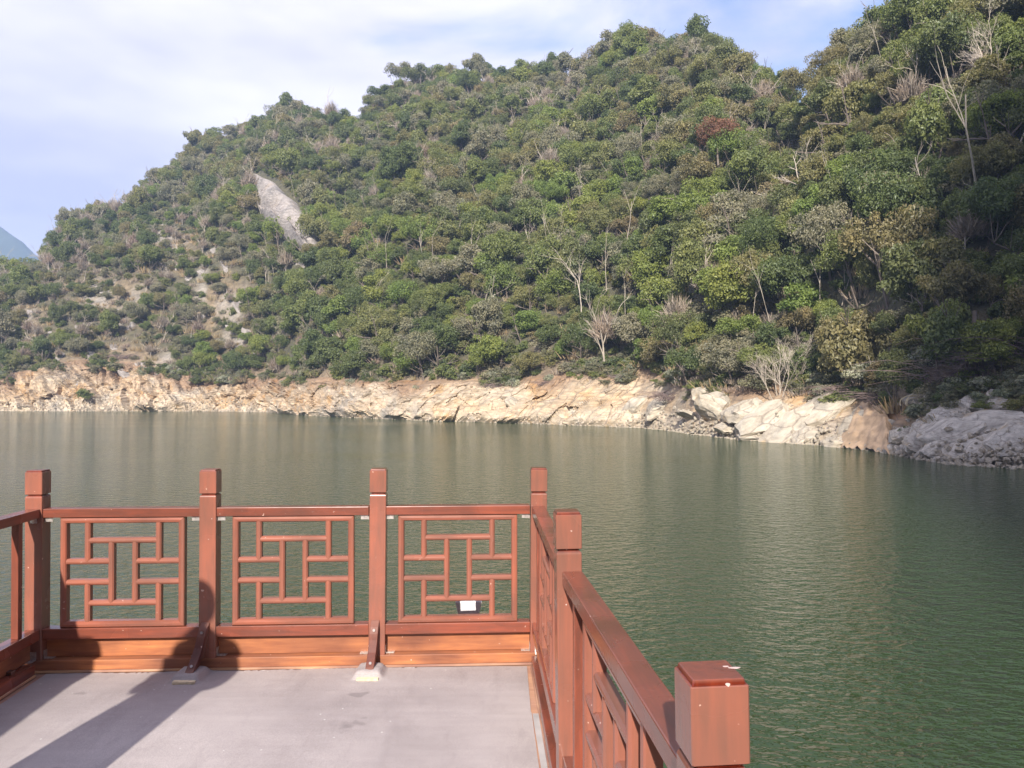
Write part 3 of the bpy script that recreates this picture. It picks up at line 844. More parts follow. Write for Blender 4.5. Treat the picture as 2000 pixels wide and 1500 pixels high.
# the rest of the wood as one instanced mass
def gn_scatter(name, pts, idx, rot, scl, protos, label):
    pc = bpy.data.collections.new(name + '_kinds')
    for j, (pme) in enumerate(protos):
        o = bpy.data.objects.new(f'{name}_kind_{j:02d}', pme); pc.objects.link(o)
    me = bpy.data.meshes.new(name); me.vertices.add(len(pts)); me.vertices.foreach_set('co', np.asarray(pts, np.float32).ravel())
    a = me.attributes.new('idx', 'INT', 'POINT'); a.data.foreach_set('value', np.asarray(idx, np.int32))
    a = me.attributes.new('rot', 'FLOAT_VECTOR', 'POINT'); a.data.foreach_set('vector', np.asarray(rot, np.float32).ravel())
    a = me.attributes.new('scl', 'FLOAT_VECTOR', 'POINT'); a.data.foreach_set('vector', np.asarray(scl, np.float32).ravel())
    o = mesh_obj(name, me)
    ng = bpy.data.node_groups.new(name, 'GeometryNodeTree')
    ng.interface.new_socket('Geometry', in_out='INPUT', socket_type='NodeSocketGeometry')
    ng.interface.new_socket('Geometry', in_out='OUTPUT', socket_type='NodeSocketGeometry')
    gi = ng.nodes.new('NodeGroupInput'); go = ng.nodes.new('NodeGroupOutput')
    ci = ng.nodes.new('GeometryNodeCollectionInfo'); ci.inputs['Collection'].default_value = pc
    ci.inputs['Separate Children'].default_value = True; ci.inputs['Reset Children'].default_value = True
    ip = ng.nodes.new('GeometryNodeInstanceOnPoints'); ip.inputs['Pick Instance'].default_value = True
    def na(nm, dt):
        q = ng.nodes.new('GeometryNodeInputNamedAttribute'); q.data_type = dt; q.inputs['Name'].default_value = nm; return q
    qi, qr, qs = na('idx', 'INT'), na('rot', 'FLOAT_VECTOR'), na('scl', 'FLOAT_VECTOR')
    e2r = ng.nodes.new('FunctionNodeEulerToRotation')
    Lk = ng.links
    Lk.new(gi.outputs[0], ip.inputs['Points']); Lk.new(ci.outputs[0], ip.inputs['Instance'])
    Lk.new(qi.outputs['Attribute'], ip.inputs['Instance Index'])
    Lk.new(qr.outputs['Attribute'], e2r.inputs[0]); Lk.new(e2r.outputs[0], ip.inputs['Rotation'])
    Lk.new(qs.outputs['Attribute'], ip.inputs['Scale'])
    Lk.new(ip.outputs[0], go.inputs[0])
    md = o.modifiers.new('scatter', 'NODES'); md.node_group = ng
    tag(o, label, kind='stuff')
    return o
KL = ['dark', 'mid', 'bright', 'olive', 'dusty', 'twig']
protos = [both_mesh(k, v) for k in KL for v in ((0, 1, 2, 3, 4, 5, 6) if k != 'twig' else (0, 1, 2, 0, 1, 2, 0))]
rest = [i for i in range(n) if i not in solo]
gn_scatter('forest', [(tx[i], ty[i], tz[i] - .2 - sink[i] * scale[i]) for i in rest], [KL.index(kinds[i]) * 7 + int(rng.integers(0, 7)) for i in rest],
           [(rng.normal() * .05, rng.normal() * .05, rng.uniform(0, 6.28)) for i in rest],
           [(scale[i], scale[i], scale[i] * rng.uniform(0.9, 1.45)) for i in rest], protos, 'mass of smaller trees covering the rest of the hillside')

# undergrowth
def sp_under(px, py, Y):
    cl, dry = regions(px, py)
    s = np.interp(Y, [40, 100, 300], [0.95, 1.3, 2.2])
    return np.where(cl > 0.5, 0, s * (1 + 0.05 * dry))
ux, uy, uz, upx, upy = poisson(170000, -0.80, 0.85, sp_under, 33)
_, dr = regions(upx, upy)
UK = ['mid', 'olive', 'dusty', 'dark', 'straw', 'twig']
up = [pmesh('mid', 'shrub', 0), pmesh('olive', 'shrub', 1), pmesh('dusty', 'shrub', 2), pmesh('dark', 'shrub', 0), pmesh('straw', 'tuft', 0), pmesh('twig', 'tuft', 1)]
ui = []
rgx = rng.uniform(0, 1, len(ux)); edge = (uy - I(upx, SHORE) < 5)
for i in range(len(ux)):
    q = rgx[i]
    if dr[i] > 0.28 or edge[i]: ui.append(4 if q < .30 else (5 if q < .55 else (2 if q < .78 else (1 if q < .92 else 0))))
    else: ui.append(0 if q < .34 else 3 if q < .55 else 2 if q < .74 else 1 if q < .84 else 5 if q < .92 else 4)
us_ = np.interp(uy, [40, 100, 300], [1.05, 1.35, 1.9]) * rng.uniform(0.6, 1.3, len(ux))
us_ = np.where(dr > 0.28, us_ * 0.85, us_)
gn_scatter('undergrowth', np.stack([ux, uy, uz - 0.05], -1), ui, [(0, 0, a) for a in rng.uniform(0, 6.28, len(ux))], np.repeat(us_[:, None], 3, 1), up, 'low scrub and dry grass between the trees')

# scrub hanging over the top of the rock band
nb_ = 1500
u_ = rng.uniform(-0.72, 0.72, nb_); xs_ = CX + F * u_
_, _, rb_, _, _ = cols(xs_)
yb_ = rb_ + rng.normal(size=nb_) * .9 - .2
keep = fbm(u_ * yb_ / 5, yb_ / 5, octaves=2, seed=170) > -0.25
u_, yb_ = u_[keep], yb_[keep]
sb = [pmesh('silver', 'shrub', 0), pmesh('dusty', 'shrub', 1), pmesh('mid', 'shrub', 2), pmesh('dark', 'shrub', 1), pmesh('twig', 'tuft', 0), pmesh('straw', 'tuft', 1)]
ix_ = rng.choice(6, len(u_), p=[.12, .25, .2, .13, .2, .1])
sc_ = np.interp(yb_, [40, 100, 160], [.75, 1.0, 1.35])[:, None] * rng.uniform(.5, 1.3, (len(u_), 1)) * np.array([[1, 1, .8]])
gn_scatter('bank_scrub', np.stack([u_ * yb_, yb_ - .5, height(u_, yb_) - .05], -1), ix_, np.stack([rng.normal(size=len(u_)) * .15, rng.normal(size=len(u_)) * .15, rng.uniform(0, 6.28, len(u_))], -1), sc_, sb, 'low scrub hanging over the top edge of the rock band')

# ------------------------------------------------------------------ pale cliff scar
P0 = [ground_at(*q) for q in ((490, 352), (545, 372), (600, 440), (628, 492), (585, 498), (540, 455), (505, 400))]
cv = []
rows = 46; colsn = 26
top = np.array([[492, 348], [530, 345], [556, 378]]); bot = np.array([[575, 490], [600, 500], [628, 488]])
pts = np.zeros((rows, colsn, 3))
yl = [(345, 486, 512), (380, 492, 560), (420, 512, 600), (455, 536, 622), (490, 568, 634), (500, 580, 626)]
for r_ in range(rows):
    py = 345 + (500 - 345) * r_ / (rows - 1)
    xl = np.interp(py, [a[0] for a in yl], [a[1] for a in yl]); xr = np.interp(py, [a[0] for a in yl], [a[2] for a in yl])
    for c_ in range(colsn):
        f = c_ / (colsn - 1)
        w_ = 7 * float(vnoise(np.array(py / 14.), np.array(c_ * 0.0 + (0 if f < .5 else 5.)), seed=4))
        p = ground_at(xl + (xr - xl) * f + w_, py)
        bulge = math.sin(math.pi * f) ** 0.5 * 4.2 * min(1, 6 * r_ / rows) if 0 < f < 1 else -0.3
        bulge *= min(1, 7 * (1 - r_ / (rows - 1))); bulge += 0.7 * float(fbm(np.array(p.x / 5), np.array(p.z / 2.2), octaves=3, seed=8)) + 2.0 * (((p.x * 0.8 + p.z + 1.2 * float(vnoise(np.array(p.x / 4), np.array(p.z / 4), seed=3))) % 7.0) / 7.0) * min(1, 6 * f * (1 - f))
        if r_ in (0, rows - 1) or c_ in (0, colsn - 1): bulge = -0.8
        pts[r_, c_] = (p.x, p.y - bulge, p.z + bulge * 0.3)
me = grid_mesh('bare_cliff', pts, smooth_sh=False)
tag(mesh_obj('bare_cliff', me, mat=M_CLIFF), 'pale grey bare cliff scar slanting down the forested slope', 'cliff')

# ------------------------------------------------------------------ single notable trees
def lone(name, geo, mat, px, py, s, label, group=None, rz=0.0, lift=0.0, fwd=0.0):
    p = ground_at(px, py)
    e = empty(name, (p.x, p.y - fwd, p.z - 0.2 + lift), rz); e.scale = (s, s, s)
    me = np_mesh('trunk', *geo); me.materials.append(mat)
    mesh_obj('trunk', me, e)
    return tag(e, label, 'tree', group)
lone('bare_tree', branchy(501, 3.4, 0.085, 3, 4, 0.5, trunks=3, lean=.13, start=.5), M_PALEBARK, 1918, 185, 1.0, 'pale dead tree with three forked trunks high at the right', fwd=1.5)
lone('bare_tree', branchy(502, 5.2, 0.06, 2, 2, 0.5, lean=.06, start=.7), M_PALEBARK, 1865, 430, 1.6, 'tall thin pale trunk standing in front of the dark gully', fwd=2.5)
lone('bare_tree', branchy(503, 4.2, 0.05, 2, 2, 0.5, lean=.4, start=.6), M_PALEBARK, 1945, 300, 1.4, 'thin leaning pale trunk at the right edge of the gully', fwd=2.5)
lone('bare_tree', branchy(504, 2.6, 0.06, 3, 3, 0.55, trunks=2, start=.4), M_PALEBARK, 1570, 425, 1.9, 'spreading bare tree with sunlit limbs on the near spur', fwd=2)
lone('bare_tree', branchy(505, 2.2, 0.035, 3, 4, 0.5, trunks=6, lean=.28, start=.4), M_PALEBARK, 1518, 780, 1.45, 'pale many-stemmed bare shrub on top of the cream outcrop')
lone('bare_tree', branchy(506, 3.2, 0.05, 3, 3, 0.5, start=.5), M_PALEBARK, 1130, 640, 2.0, 'tall bare tree low on the slope above the cream bank', fwd=2)
for j, (px, py, sd) in enumerate(((738, 610, 1), (835, 520, 2), (846, 517, 3), (926, 520, 4), (1040, 500, 5), (1076, 510, 6), (958, 625, 7), (760, 520, 8), (820, 215, 9), (885, 215, 10), (670, 120 + 250, 11), (520, 300, 12), (1250, 300, 13), (1340, 140, 14), (1140, 400, 15), (1220, 460, 16), (1300, 560, 17), (600, 300, 18), (450, 330, 19), (1180, 560, 20))):
    lone('bare_tree', branchy(520 + sd, 1.9, 0.022, 2, 2, 0.4, lean=.12, start=.6, gnarl=.06), M_PALEBARK, px, py, 2.3, f"slender pale trunk {band_words(py)} {where_words(px, py)}", f"slender pale trunks {band_words(py)} {where_words(px, py)}", fwd=2.5)

SLEN = [np_mesh('trunk', *branchy(560 + k, 1.9, 0.020, 2, 2, 0.4, lean=.14, start=.6, gnarl=.07)) for k in range(5)]
for q in SLEN: q.materials.append(M_PALEBARK)
rgs = random.Random(77)
for j in range(70):
    px, py = rgs.uniform(420, 1800), rgs.uniform(130, 660)
    if py < float(I(px, SKY)) + 60: continue
    p = ground_at(px, py); sc_ = rgs.uniform(1.7, 2.6) * (1 if p.y > 90 else .8)
    e = empty('bare_tree', (p.x, p.y - 2.2, p.z - .3), rgs.uniform(0, 6)); e.scale = (sc_,) * 3
    mesh_obj('trunk', SLEN[j % 5], e)
    tag(e, f"slender pale trunk {band_words(py)} {where_words(px, py)}", 'tree', f"slender pale trunks {band_words(py)} {where_words(px, py)}")
p = ground_at(1388, 345)
e = place_tree('red', p.x, p.y - 4.0, p.z + 1.2, 2.3, 0.4, 5, 'rust red leaved tree on tall pale trunks below the saddle', name='red_leaved_tree')

# silvery shrubs hanging over the right bank
for j, (px, py, s) in enumerate(((1345, 735, 1.1), (1410, 728, 1.5), (1462, 722, 1.2), (1545, 722, 1.5), (1600, 760, .9), (1700, 745, 1.5), (1760, 730, 1.9), (1805, 720, 1.3), (1000, 760, 1.4), (820, 770, 1.2), (905, 742, 1.1), (690, 755, 1.3), (1070, 745, .9), (560, 755, 1.2), (350, 735, 1.6), (1985, 760, .8))):
    p = ground_at(px, py)
    e = empty('shrub', (p.x, p.y - 0.3, p.z), j * 1.3); e.scale = (s, s, s * .9)
    st, = [np_mesh('stem', *branchy(600 + j % 3, .6, 0.04, 1, 3, .7, trunks=3, lean=.4))] if ('st', j % 3) not in _mc else [_mc[('st', j % 3)]]
    if not st.materials: st.materials.append(M_BARK)
    _mc[('st', j % 3)] = st
    mesh_obj('stem', st, e); mesh_obj('foliage', pmesh('silver', 'shrub', j), e)
    side = 'above the shaded rocks' if px > 1690 else ('above the cream outcrop' if px > 1300 else ('above the sunlit bank in the middle' if px > 760 else 'above the far left bank'))
    tag(e, f'silvery pale leaved shrub overhanging {side}', 'shrub', f'silvery shrubs {side}')
for j, (px, py, s, k) in enumerate(((172, 778, 1.8, 'mid'), (1135, 725, .8, 'bright'), (1115, 738, .7, 'bright'), (1600, 770, .7, 'dusty'), (1540, 762, .6, 'dusty'), (1985, 800, .7, 'olive'), (1880, 745, .7, 'bright'))):
    p = ground_at(px, py)
    e = empty('shrub', (p.x, p.y - .4, p.z), j); e.scale = (s, s, s)
    mesh_obj('stem', _mc[('st', j % 3)], e); mesh_obj('foliage', pmesh(k, 'shrub', j), e)
    tag(e, ['small green bush growing alone low on the far left bank', 'fresh green bush at the edge of the cream bank', 'smaller fresh green bush beside the cream bank edge', 'dusty low bush behind the cream outcrop top', 'small dusty bush beside the many-stemmed shrub', 'olive bush on the shaded rocks at the right edge', 'bright small bush above the grey rocks'][j], 'shrub')

# leafless thickets: dark brush tangles near the bank
def tangle(seed, n, w, h, rad=0.018, arch=0.6):
    rg = np.random.default_rng(seed); parts = []
    for i in range(n):
        p0 = np.array([rg.normal() * w * .4, rg.normal() * w * .2, -0.1]); d = np.array([rg.normal() * .8, rg.normal() * .4 - .2, 1.0])
        tt_ = np.linspace(0, 1, 6)[:, None]; ln = h * rg.uniform(.5, 1.3)
        pth = p0 + d * tt_ * ln + np.array([np.sign(d[0]) * .6 * w, 0, -ln * 1.2 * arch]) * tt_ ** 2 + np.cumsum(rg.normal(size=(6, 3)) * .05 * h, 0)
        parts.append(tube(pth, np.linspace(rad, rad * .3, 6), 3))
    return join(parts)
for j, (px, py, w, h, lab) in enumerate(((1310, 780, 1.9, 1.8, 'dark leafless thicket spilling over the bank beside the cream outcrop'), (1660, 770, 2.2, 1.6, 'brown brush tangle under the dark overhang'), (1730, 785, 1.8, 1.5, 'dry brush tangle beside the orange gully mouth'),
        (1850, 745, 2.4, 2.2, 'grey leafless thicket above the dry hoops'), (1930, 730, 2.6, 2.4, 'tall leafless thicket above the grey rocks'), (1985, 700, 2.2, 2.6, 'leafless thicket at the right edge of the shore'), (1895, 690, 2.2, 1.8, 'leafless thicket round the broken stump'),
        (980, 758, 1.6, 1.2, 'grey leafless bush above the middle bank'), (1070, 752, 1.3, 1.0, 'small grey leafless bush beside the bright bush'), (1225, 740, 1.6, 1.1, 'reddish leafless brush at the foot of the slope'), (240, 700, 2.5, 2, 'pale leafless brush on the left shoulder'), (60, 740, 3, 2.2, 'grey leafless brush at the far left bank'))):
    p = ground_at(px, py)
    me = np_mesh('thicket', *tangle(700 + j, 70, w, h, rad=.026)); me.materials.append(M_BRUSH)
    o = mesh_obj('thicket', me); o.location = (p.x, p.y - .4, p.z)
    tag(o, lab, 'thicket')
# long trailing vines
for j, (px, py, ln, dx, lab) in enumerate(((1620, 720, 3.2, 2.2, 'long grey vine looping across the dark hollow'), (1705, 730, 2.8, -1.0, 'thin grey vine hanging beside the dark hollow'), (1690, 790, 2.2, 1.4, 'thin grey vine trailing down to the brush tangle'), (820, 770, 3.2, 1.6, 'bare leaning branch over the middle bank'), (780, 760, 3.0, -1.0, 'bare forked branch over the middle bank'))):
    p = ground_at(px, py); tt_ = np.linspace(0, 1, 14)[:, None]
    pth = np.array([0, 0, .3]) + tt_ * np.array([dx, -.6, .8]) + np.sin(tt_ * math.pi) * np.array([0, -.4, -ln * .3]) + np.cumsum(np.random.default_rng(j).normal(size=(14, 3)) * .06, 0)
    me = np_mesh('vine', *tube(pth, np.full(14, .022), 4)); me.materials.append(M_PALEBARK)
    o = mesh_obj('vine', me); o.location = (p.x, p.y - 1.0, p.z); tag(o, lab, 'vine')
# dry pale hoops (old coiled stems) right of the orange gully
p = ground_at(1780, 790)
e = empty('coiled_vine', (p.x, p.y - 1.3, p.z - .1))
for j in range(9):
    rg = np.random.default_rng(800 + j); a = np.linspace(-0.2, math.pi * rg.uniform(.9, 1.5), 16)
    rr = rg.uniform(.35, 1.0); o_ = np.array([rg.normal() * .35 + (.3 if j > 5 else -.25), rg.normal() * .15, 0])
    pth = np.stack([-np.cos(a) * rr * 1.1, np.sin(a * 2) * .12, np.sin(a) * rr * .85], 1) + o_
    me = np_mesh('hoop', *tube(pth, np.full(16, .028), 5)); me.materials.append(M_DRYVINE); mesh_obj('hoop', me, e)
tag(e, 'pale dry stems curled in hoops above the orange gully mouth', 'vine')
# broken stump
p = ground_at(1890, 690)
me = np_mesh('tree_stump', *tube(np.array([[0, 0, -.4], [.02, 0, .8], [-.03, 0, 1.6], [.0, 0, 2.5]]), np.array([.26, .2, .15, .13]), 8)); me.materials.append(M_BARK)
o = mesh_obj('tree_stump', me); o.location = (p.x, p.y - .8, p.z); tag(o, 'broken grey tree stump standing in the shaded thicket', 'stump')

# ------------------------------------------------------------------ boulders and slabs
def rock_geo(seed, cuts=26, sub=3):
    bm = bmesh.new(); bmesh.ops.create_icosphere(bm, subdivisions=sub, radius=1.0)
    rg = random.Random(seed)
    for c in range(cuts):
        nrm = Vector((rg.gauss(0, 1), rg.gauss(0, 1), rg.gauss(0, 1))).normalized(); dd = rg.uniform(.50, .84)
        for v in bm.verts:
            k = v.co.dot(nrm) - dd
            if k > 0: v.co -= nrm * k
    for v in bm.verts:
        q_ = v.co.z * 5.2 + v.co.x * .8 + .7 * float(vnoise(np.array(v.co.x * 1.6), np.array(v.co.y * 1.6), np.array(v.co.z * 1.6), seed=seed + 3))
        v.co += v.co.normalized() * (0.05 * float(vnoise(np.array(v.co.x * 5), np.array(v.co.y * 5), np.array(v.co.z * 5), seed=seed)) + .085 * (q_ - math.floor(q_)) ** 2 - .03)
    me = bpy.data.meshes.new('boulder'); bm.to_mesh(me); bm.free()
    return me
ROCKS = [rock_geo(900 + i) for i in range(7)]
for mm in ROCKS: mm.materials.append(M_BOULDER)
ROCKS_G = []
for mm in ROCKS:
    q = mm.copy(); q.materials.clear(); q.materials.append(M_GREYROCK); ROCKS_G.append(q)
ROCKS_C = []
for mm in ROCKS:
    q = mm.copy(); q.materials.clear(); q.materials.append(M_CLIFF); ROCKS_C.append(q)
def rock(name, px, py, sx, sy, sz, rot, lab, group=None, grey=False, v=0, sink=0.0, cat='rock'):
    p = ground_at(px, py)
    o = mesh_obj(name, (ROCKS_C if name == 'rock_outcrop' else ROCKS_G if grey else ROCKS)[v % 7])
    o.location = (p.x, p.y + 0.3 * sy, p.z - sink); o.rotation_euler = tuple(R(a) for a in rot); k_ = 1.45 if name == 'rock_slab' else 1.0; o.scale = (sx * k_, sy * k_, sz * k_)
    if name == 'rock_slab': o.location.y -= .9
    return tag(o, lab, cat, group)
SL = [  # big tilted slabs of the cream outcrop
 (1400, 790, 2.0, 1.6, 1.3, (10, 20, 20), 'rounded cream boulder at the left end of the outcrop'),
 (1375, 770, 1.0, 1.2, 1.1, (0, 10, 50), 'brownish blocky boulder topping the left end of the outcrop'),
 (1450, 800, 1.7, 1.5, 1.0, (15, -20, 10), 'cream slab streaked orange left of the many-stemmed shrub'),
 (1500, 815, 2.4, 1.6, .8, (25, -28, 0), 'long pale slab tilted down to the left in mid outcrop'),
 (1560, 830, 2.9, 1.7, .75, (25, -30, 5), 'largest smooth cream slab slanting into the water'),
 (1600, 790, 2.2, 1.6, .9, (18, -28, 0), 'upper pale slab with parallel cracks'),
 (1575, 850, 1.6, 1.0, .5, (25, -25, 0), 'low cream slab at the waterline under the largest slab'),
 (1655, 830, .8, 1.2, 1.6, (10, 32, 0), 'mossy upright slab at the right end of the outcrop'),
 (1672, 815, .7, 1.1, 1.5, (10, 38, 0), 'narrow leaning slab beside the orange gully'),
 (1635, 858, 1.3, 1.0, .6, (10, -10, 0), 'grey-cream slab at the water below the mossy slab'),
 (1470, 850, 1.2, 1.0, .45, (10, -12, 0), 'small cream ledge at the waterline'),
 (1420, 835, 1.2, .9, .5, (10, 0, 30), 'rubbly cream ledge at the outcrop foot'),
 (1345, 808, 1.2, .9, .5, (0, 25, 0), 'grey slab sloping to the orange patch'),
 (1290, 790, 1.8, 1.3, .9, (20, -25, 0), 'pale slab on the bank left of the thicket'),
 (1240, 790, 1.8, 1.3, .9, (20, -35, 0), 'white tilted slab on the sunlit middle bank'),
 (1120, 800, 1.7, 1.2, .7, (20, -40, 0), 'yellowish slab on the sunlit middle bank'),
 (1010, 790, 1.9, 1.2, .9, (20, 35, 0), 'cream slab wedge at the centre of the bank'),
]
for j, (px, py, sx, sy, sz, lab) in enumerate(((1850, 840, 2.0, 1.5, .6, 'long grey slab dipping left above the shaded waterline'), (1930, 825, 2.1, 1.5, .6, 'broad grey slab tilted towards the water near the right edge'), (1890, 880, 1.7, 1.2, .4, 'flat grey slab low down among the shaded rocks'), (1975, 860, 1.7, 1.3, .6, 'pale grey slab cut by the right frame edge'), (1800, 858, 1.4, 1.2, .55, 'dark grey slab beside the orange earth'))):
    rock('rock_slab', px, py, sx * .85, sy * .85, sz * .62, (34, -22, 8 * j - 15), lab, None, True, j, sz * .2)
for j, (px, py, sx, sy, sz, rot, lab) in enumerate(SL):
    rock('rock_slab', px, py, sx, sy, sz, rot, lab, v=j, sink=sz * .35)
rg = random.Random(5)
def gz(px, py):
    a = 'beside the orange earth' if px < 1800 else ('under the leafless thickets' if px < 1880 else ('near the right frame edge' if px < 1960 else 'at the very right frame edge'))
    return a + (', up by the plants' if py < 815 else (', halfway down the bank' if py < 865 else ', down at the waterline'))
def cz(px, py):
    a = 'left of the rounded boulder' if px < 1370 else ('under the rounded boulder' if px < 1450 else ('under the many-stemmed shrub' if px < 1560 else 'beside the mossy slab'))
    return a + (' on the cream outcrop' if py < 825 else ' at the outcrop foot')
big_g = [(1775, 845, 1.1), (1800, 870, 1.0), (1840, 830, 1.3), (1880, 810, 1.4), (1900, 850, 1.3), (1930, 880, 1.2), (1960, 820, 1.4), (1980, 870, 1.3), (1850, 870, 1.0), (1760, 870, .8), (1920, 785, 1.1), (1965, 780, 1.0), (1870, 780, .9), (1820, 845, .8)]
for j, (px, py, s) in enumerate(big_g):
    s *= 1.15; rock('boulder', px, py, s * 1.35, s * 1.0, s * .72, (rg.uniform(5, 30), rg.uniform(-35, -5), rg.uniform(0, 60)), f'large grey slab-like boulder {gz(px, py)}', f'large grey boulders {gz(px, py)}', True, j, s * .3)
for j in range(90):
    px = rg.uniform(1745, 2040); py = rg.uniform(770, 905); s = rg.uniform(.25, .9)
    lowlim = np.interp(px, [1745, 1800, 1900, 2040], [885, 895, 908, 915]); py = min(py, lowlim - 2)
    rock('boulder', px, py, s * rg.uniform(1, 1.5), s, s * rg.uniform(.6, .9), (rg.uniform(0, 60), rg.uniform(-40, 40), rg.uniform(0, 180)), f'small grey rock {gz(px, py)}', f'small grey rocks {gz(px, py)}', True, j, s * .2)
for j in range(60):
    px = rg.uniform(1280, 1700); py = rg.uniform(790, 870); s = rg.uniform(.15, .5)
    lowlim = np.interp(px, [1280, 1350, 1450, 1600, 1700], [838, 846, 857, 867, 876]); py = min(py, lowlim - 2)
    rock('boulder', px, py, s * rg.uniform(1, 1.6), s, s * rg.uniform(.5, .9), (rg.uniform(0, 60), rg.uniform(-40, 40), rg.uniform(0, 180)), f'small cream rock {cz(px, py)}', f'small cream rocks {cz(px, py)}', False, j, s * .2)
OC = [(350, 525), (375, 540), (400, 530), (330, 470), (360, 450), (180, 600), (210, 575), (235, 610), (260, 640), (160, 640), (180, 700), (215, 715), (250, 725), (285, 712), (310, 735), (150, 745), (420, 490), (445, 520), (430, 560), (470, 600), (455, 640), (485, 650), (500, 690), (470, 700), (400, 620), (380, 600), (595, 520), (600, 505), (60, 610), (100, 650), (40, 700), (120, 700), (230, 680), (300, 560), (640, 540)]
for j, (px, py) in enumerate(OC):
    s_ = rg.uniform(.9, 2.1)
    w_ = 'on the dry brown shoulder' if py < 660 and px < 560 else ('over the left end of the bank' if px < 560 else 'among trees right of the pale cliff')
    rock('rock_outcrop', px, py, s_ * 1.7, s_ * 1.1, s_ * .75, (rg.uniform(10, 40), rg.uniform(30, 60), rg.uniform(-20, 20)), f'grey-cream rock ledge breaking out {w_}', f'rock ledges {w_}', True, j, s_ * .35)
# waterline rubble
nr = 5200
u_ = rng.uniform(-0.8, 0.72, nr); yb_ = I(CX + F * u_, SHORE) + rng.uniform(-.35, 1.0, nr) * rng.uniform(0.3, 2.6, nr)
z_ = np.maximum(height(u_, yb_), -0.02)
yb_ = yb_ - 0.9 * rng.uniform(0, 1, nr)
gn_scatter('shore_rubble', np.stack([u_ * yb_, yb_, z_], -1), rng.integers(0, 7, nr), rng.uniform(0, 6, (nr, 3)), rng.uniform(.05, .22, (nr, 1)) * rng.uniform(.6, 1.4, (nr, 3)), ROCKS, 'loose broken stones along the waterline')
# orange earth gully mouth at 1700
gp = np.zeros((30, 30, 3))
for r_ in range(30):
    for c_ in range(30):
        f = c_ / 29; g_ = r_ / 29
        px = np.interp(g_, [0, 1], [1615 + 150 * f, 1672 + 62 * f]) + 6 * float(vnoise(np.array(g_ * 7.), np.array(f * 3.), seed=2))
        Yc = float(I(px, SHORE)) - 1.2 + g_ * 4.6
        lift = min(1, 5 * f, 5 * (1 - f)) * 0.95 - .75
        h_ = float(height((px - CX) / F, Yc + .9)) if g_ > .2 else -0.1 + g_ * 2.2
        gp[r_, c_] = ((px - CX) / F * Yc, Yc, max(h_, -0.5 + g_ * 2.4) + lift + .22 * float(fbm(np.array(px / 9.), np.array(Yc * 1.1), octaves=3, seed=6)))
me = grid_mesh('earth_fan', gp); me.materials.append(simple('orange_earth', (0.46, 0.32, 0.20), .95, 0, .35, 1.2, .08))
tag(mesh_obj('earth_fan', me), 'orange earth slope between the cream outcrop and grey rocks', kind='structure')

# ==================================================================== DECK
POSTS = {'P1': (-2.89, 4.69), 'P2': (-1.86, 4.74), 'P3': (-0.836, 4.79), 'P4': (0.161, 4.84), 'PM': (0.234, 3.09), 'PN': (0.370, 1.365),
         'PR': (0.48, -0.36), 'L1': (-2.805, 2.94), 'L2': (-2.72, 1.20), 'L3': (-2.635, -0.54)}
Z_POST = 0.080

def post_mesh(seed=0):
    bm = bmesh.new(); w = 0.05
    prof = [(Z_POST, w), (1.058, w), (1.063, w - .0015), (1.0700, w - .0065), (1.0703, w - .011), (1.0775, w - .011), (1.0778, w - .0015), (1.080, w + .001), (1.2115, w + .001), (1.2135, w - .0005), (1.2140, w - .003), (1.2220, w - .0048), (1.2235, w - .0065)]
    rings = []
    for z, hw in prof:
        c = 0.0025
        pts_ = [(-hw + c, -hw), (hw - c, -hw), (hw, -hw + c), (hw, hw - c), (hw - c, hw), (-hw + c, hw), (-hw, hw - c), (-hw, -hw + c)]
        rings.append([bm.verts.new((x, y, z)) for x, y in pts_])
    for a, b_ in zip(rings[:-1], rings[1:]):
        for i in range(8): bm.faces.new((a[i], a[(i + 1) % 8], b_[(i + 1) % 8], b_[i]))
    bm.faces.new(rings[-1]); bm.faces.new(rings[0][::-1])
    bmesh.ops.recalc_face_normals(bm, faces=bm.faces)
    me = bpy.data.meshes.new('post'); bm.to_mesh(me); bm.free(); me.materials.append(M_WZ)
    return me
POSTME = post_mesh()

def bar_mesh(L_, w, d, mat, axis='x', point=True, name='bar'):
    """lattice bar: rounded front, pointed ends; centred, lying along x or z; y is depth (front = -y)"""
    bm = bmesh.new(); h = w / 2
    sec = [(-h, d / 2), (-h, -d / 2 + .010), (-h * .55, -d / 2 + .002), (0, -d / 2), (h * .55, -d / 2 + .002), (h, -d / 2 + .010), (h, d / 2)]
    ends = []
    for sgn in (-1, 1):
        ring = []
        for a, y in sec:
            ext = (h - abs(a)) * (0.9 if point else 0) if y < d / 2 - .001 or True else 0
            l = sgn * (L_ / 2 + (ext if point else 0))
            co = (l, y, a) if axis == 'x' else (a, y, l)
            ring.append(bm.verts.new(co))
        ends.append(ring)
    A_, B_ = ends; k = len(sec)
    for i in range(k): bm.faces.new((A_[i], A_[(i + 1) % k], B_[(i + 1) % k], B_[i]))
    bm.faces.new(A_); bm.faces.new(B_[::-1])
    bmesh.ops.recalc_face_normals(bm, faces=bm.faces)
    me = bpy.data.meshes.new(name); bm.to_mesh(me); bm.free(); me.materials.append(mat)
    return me
_bars = {}
def bar(L_, axis, w=0.034, d=0.044):
    k = (round(L_, 4), axis, w, d)
    if k not in _bars: _bars[k] = bar_mesh(L_, w, d, M_BARX if axis == 'x' else M_BARZ, axis)
    return _bars[k]

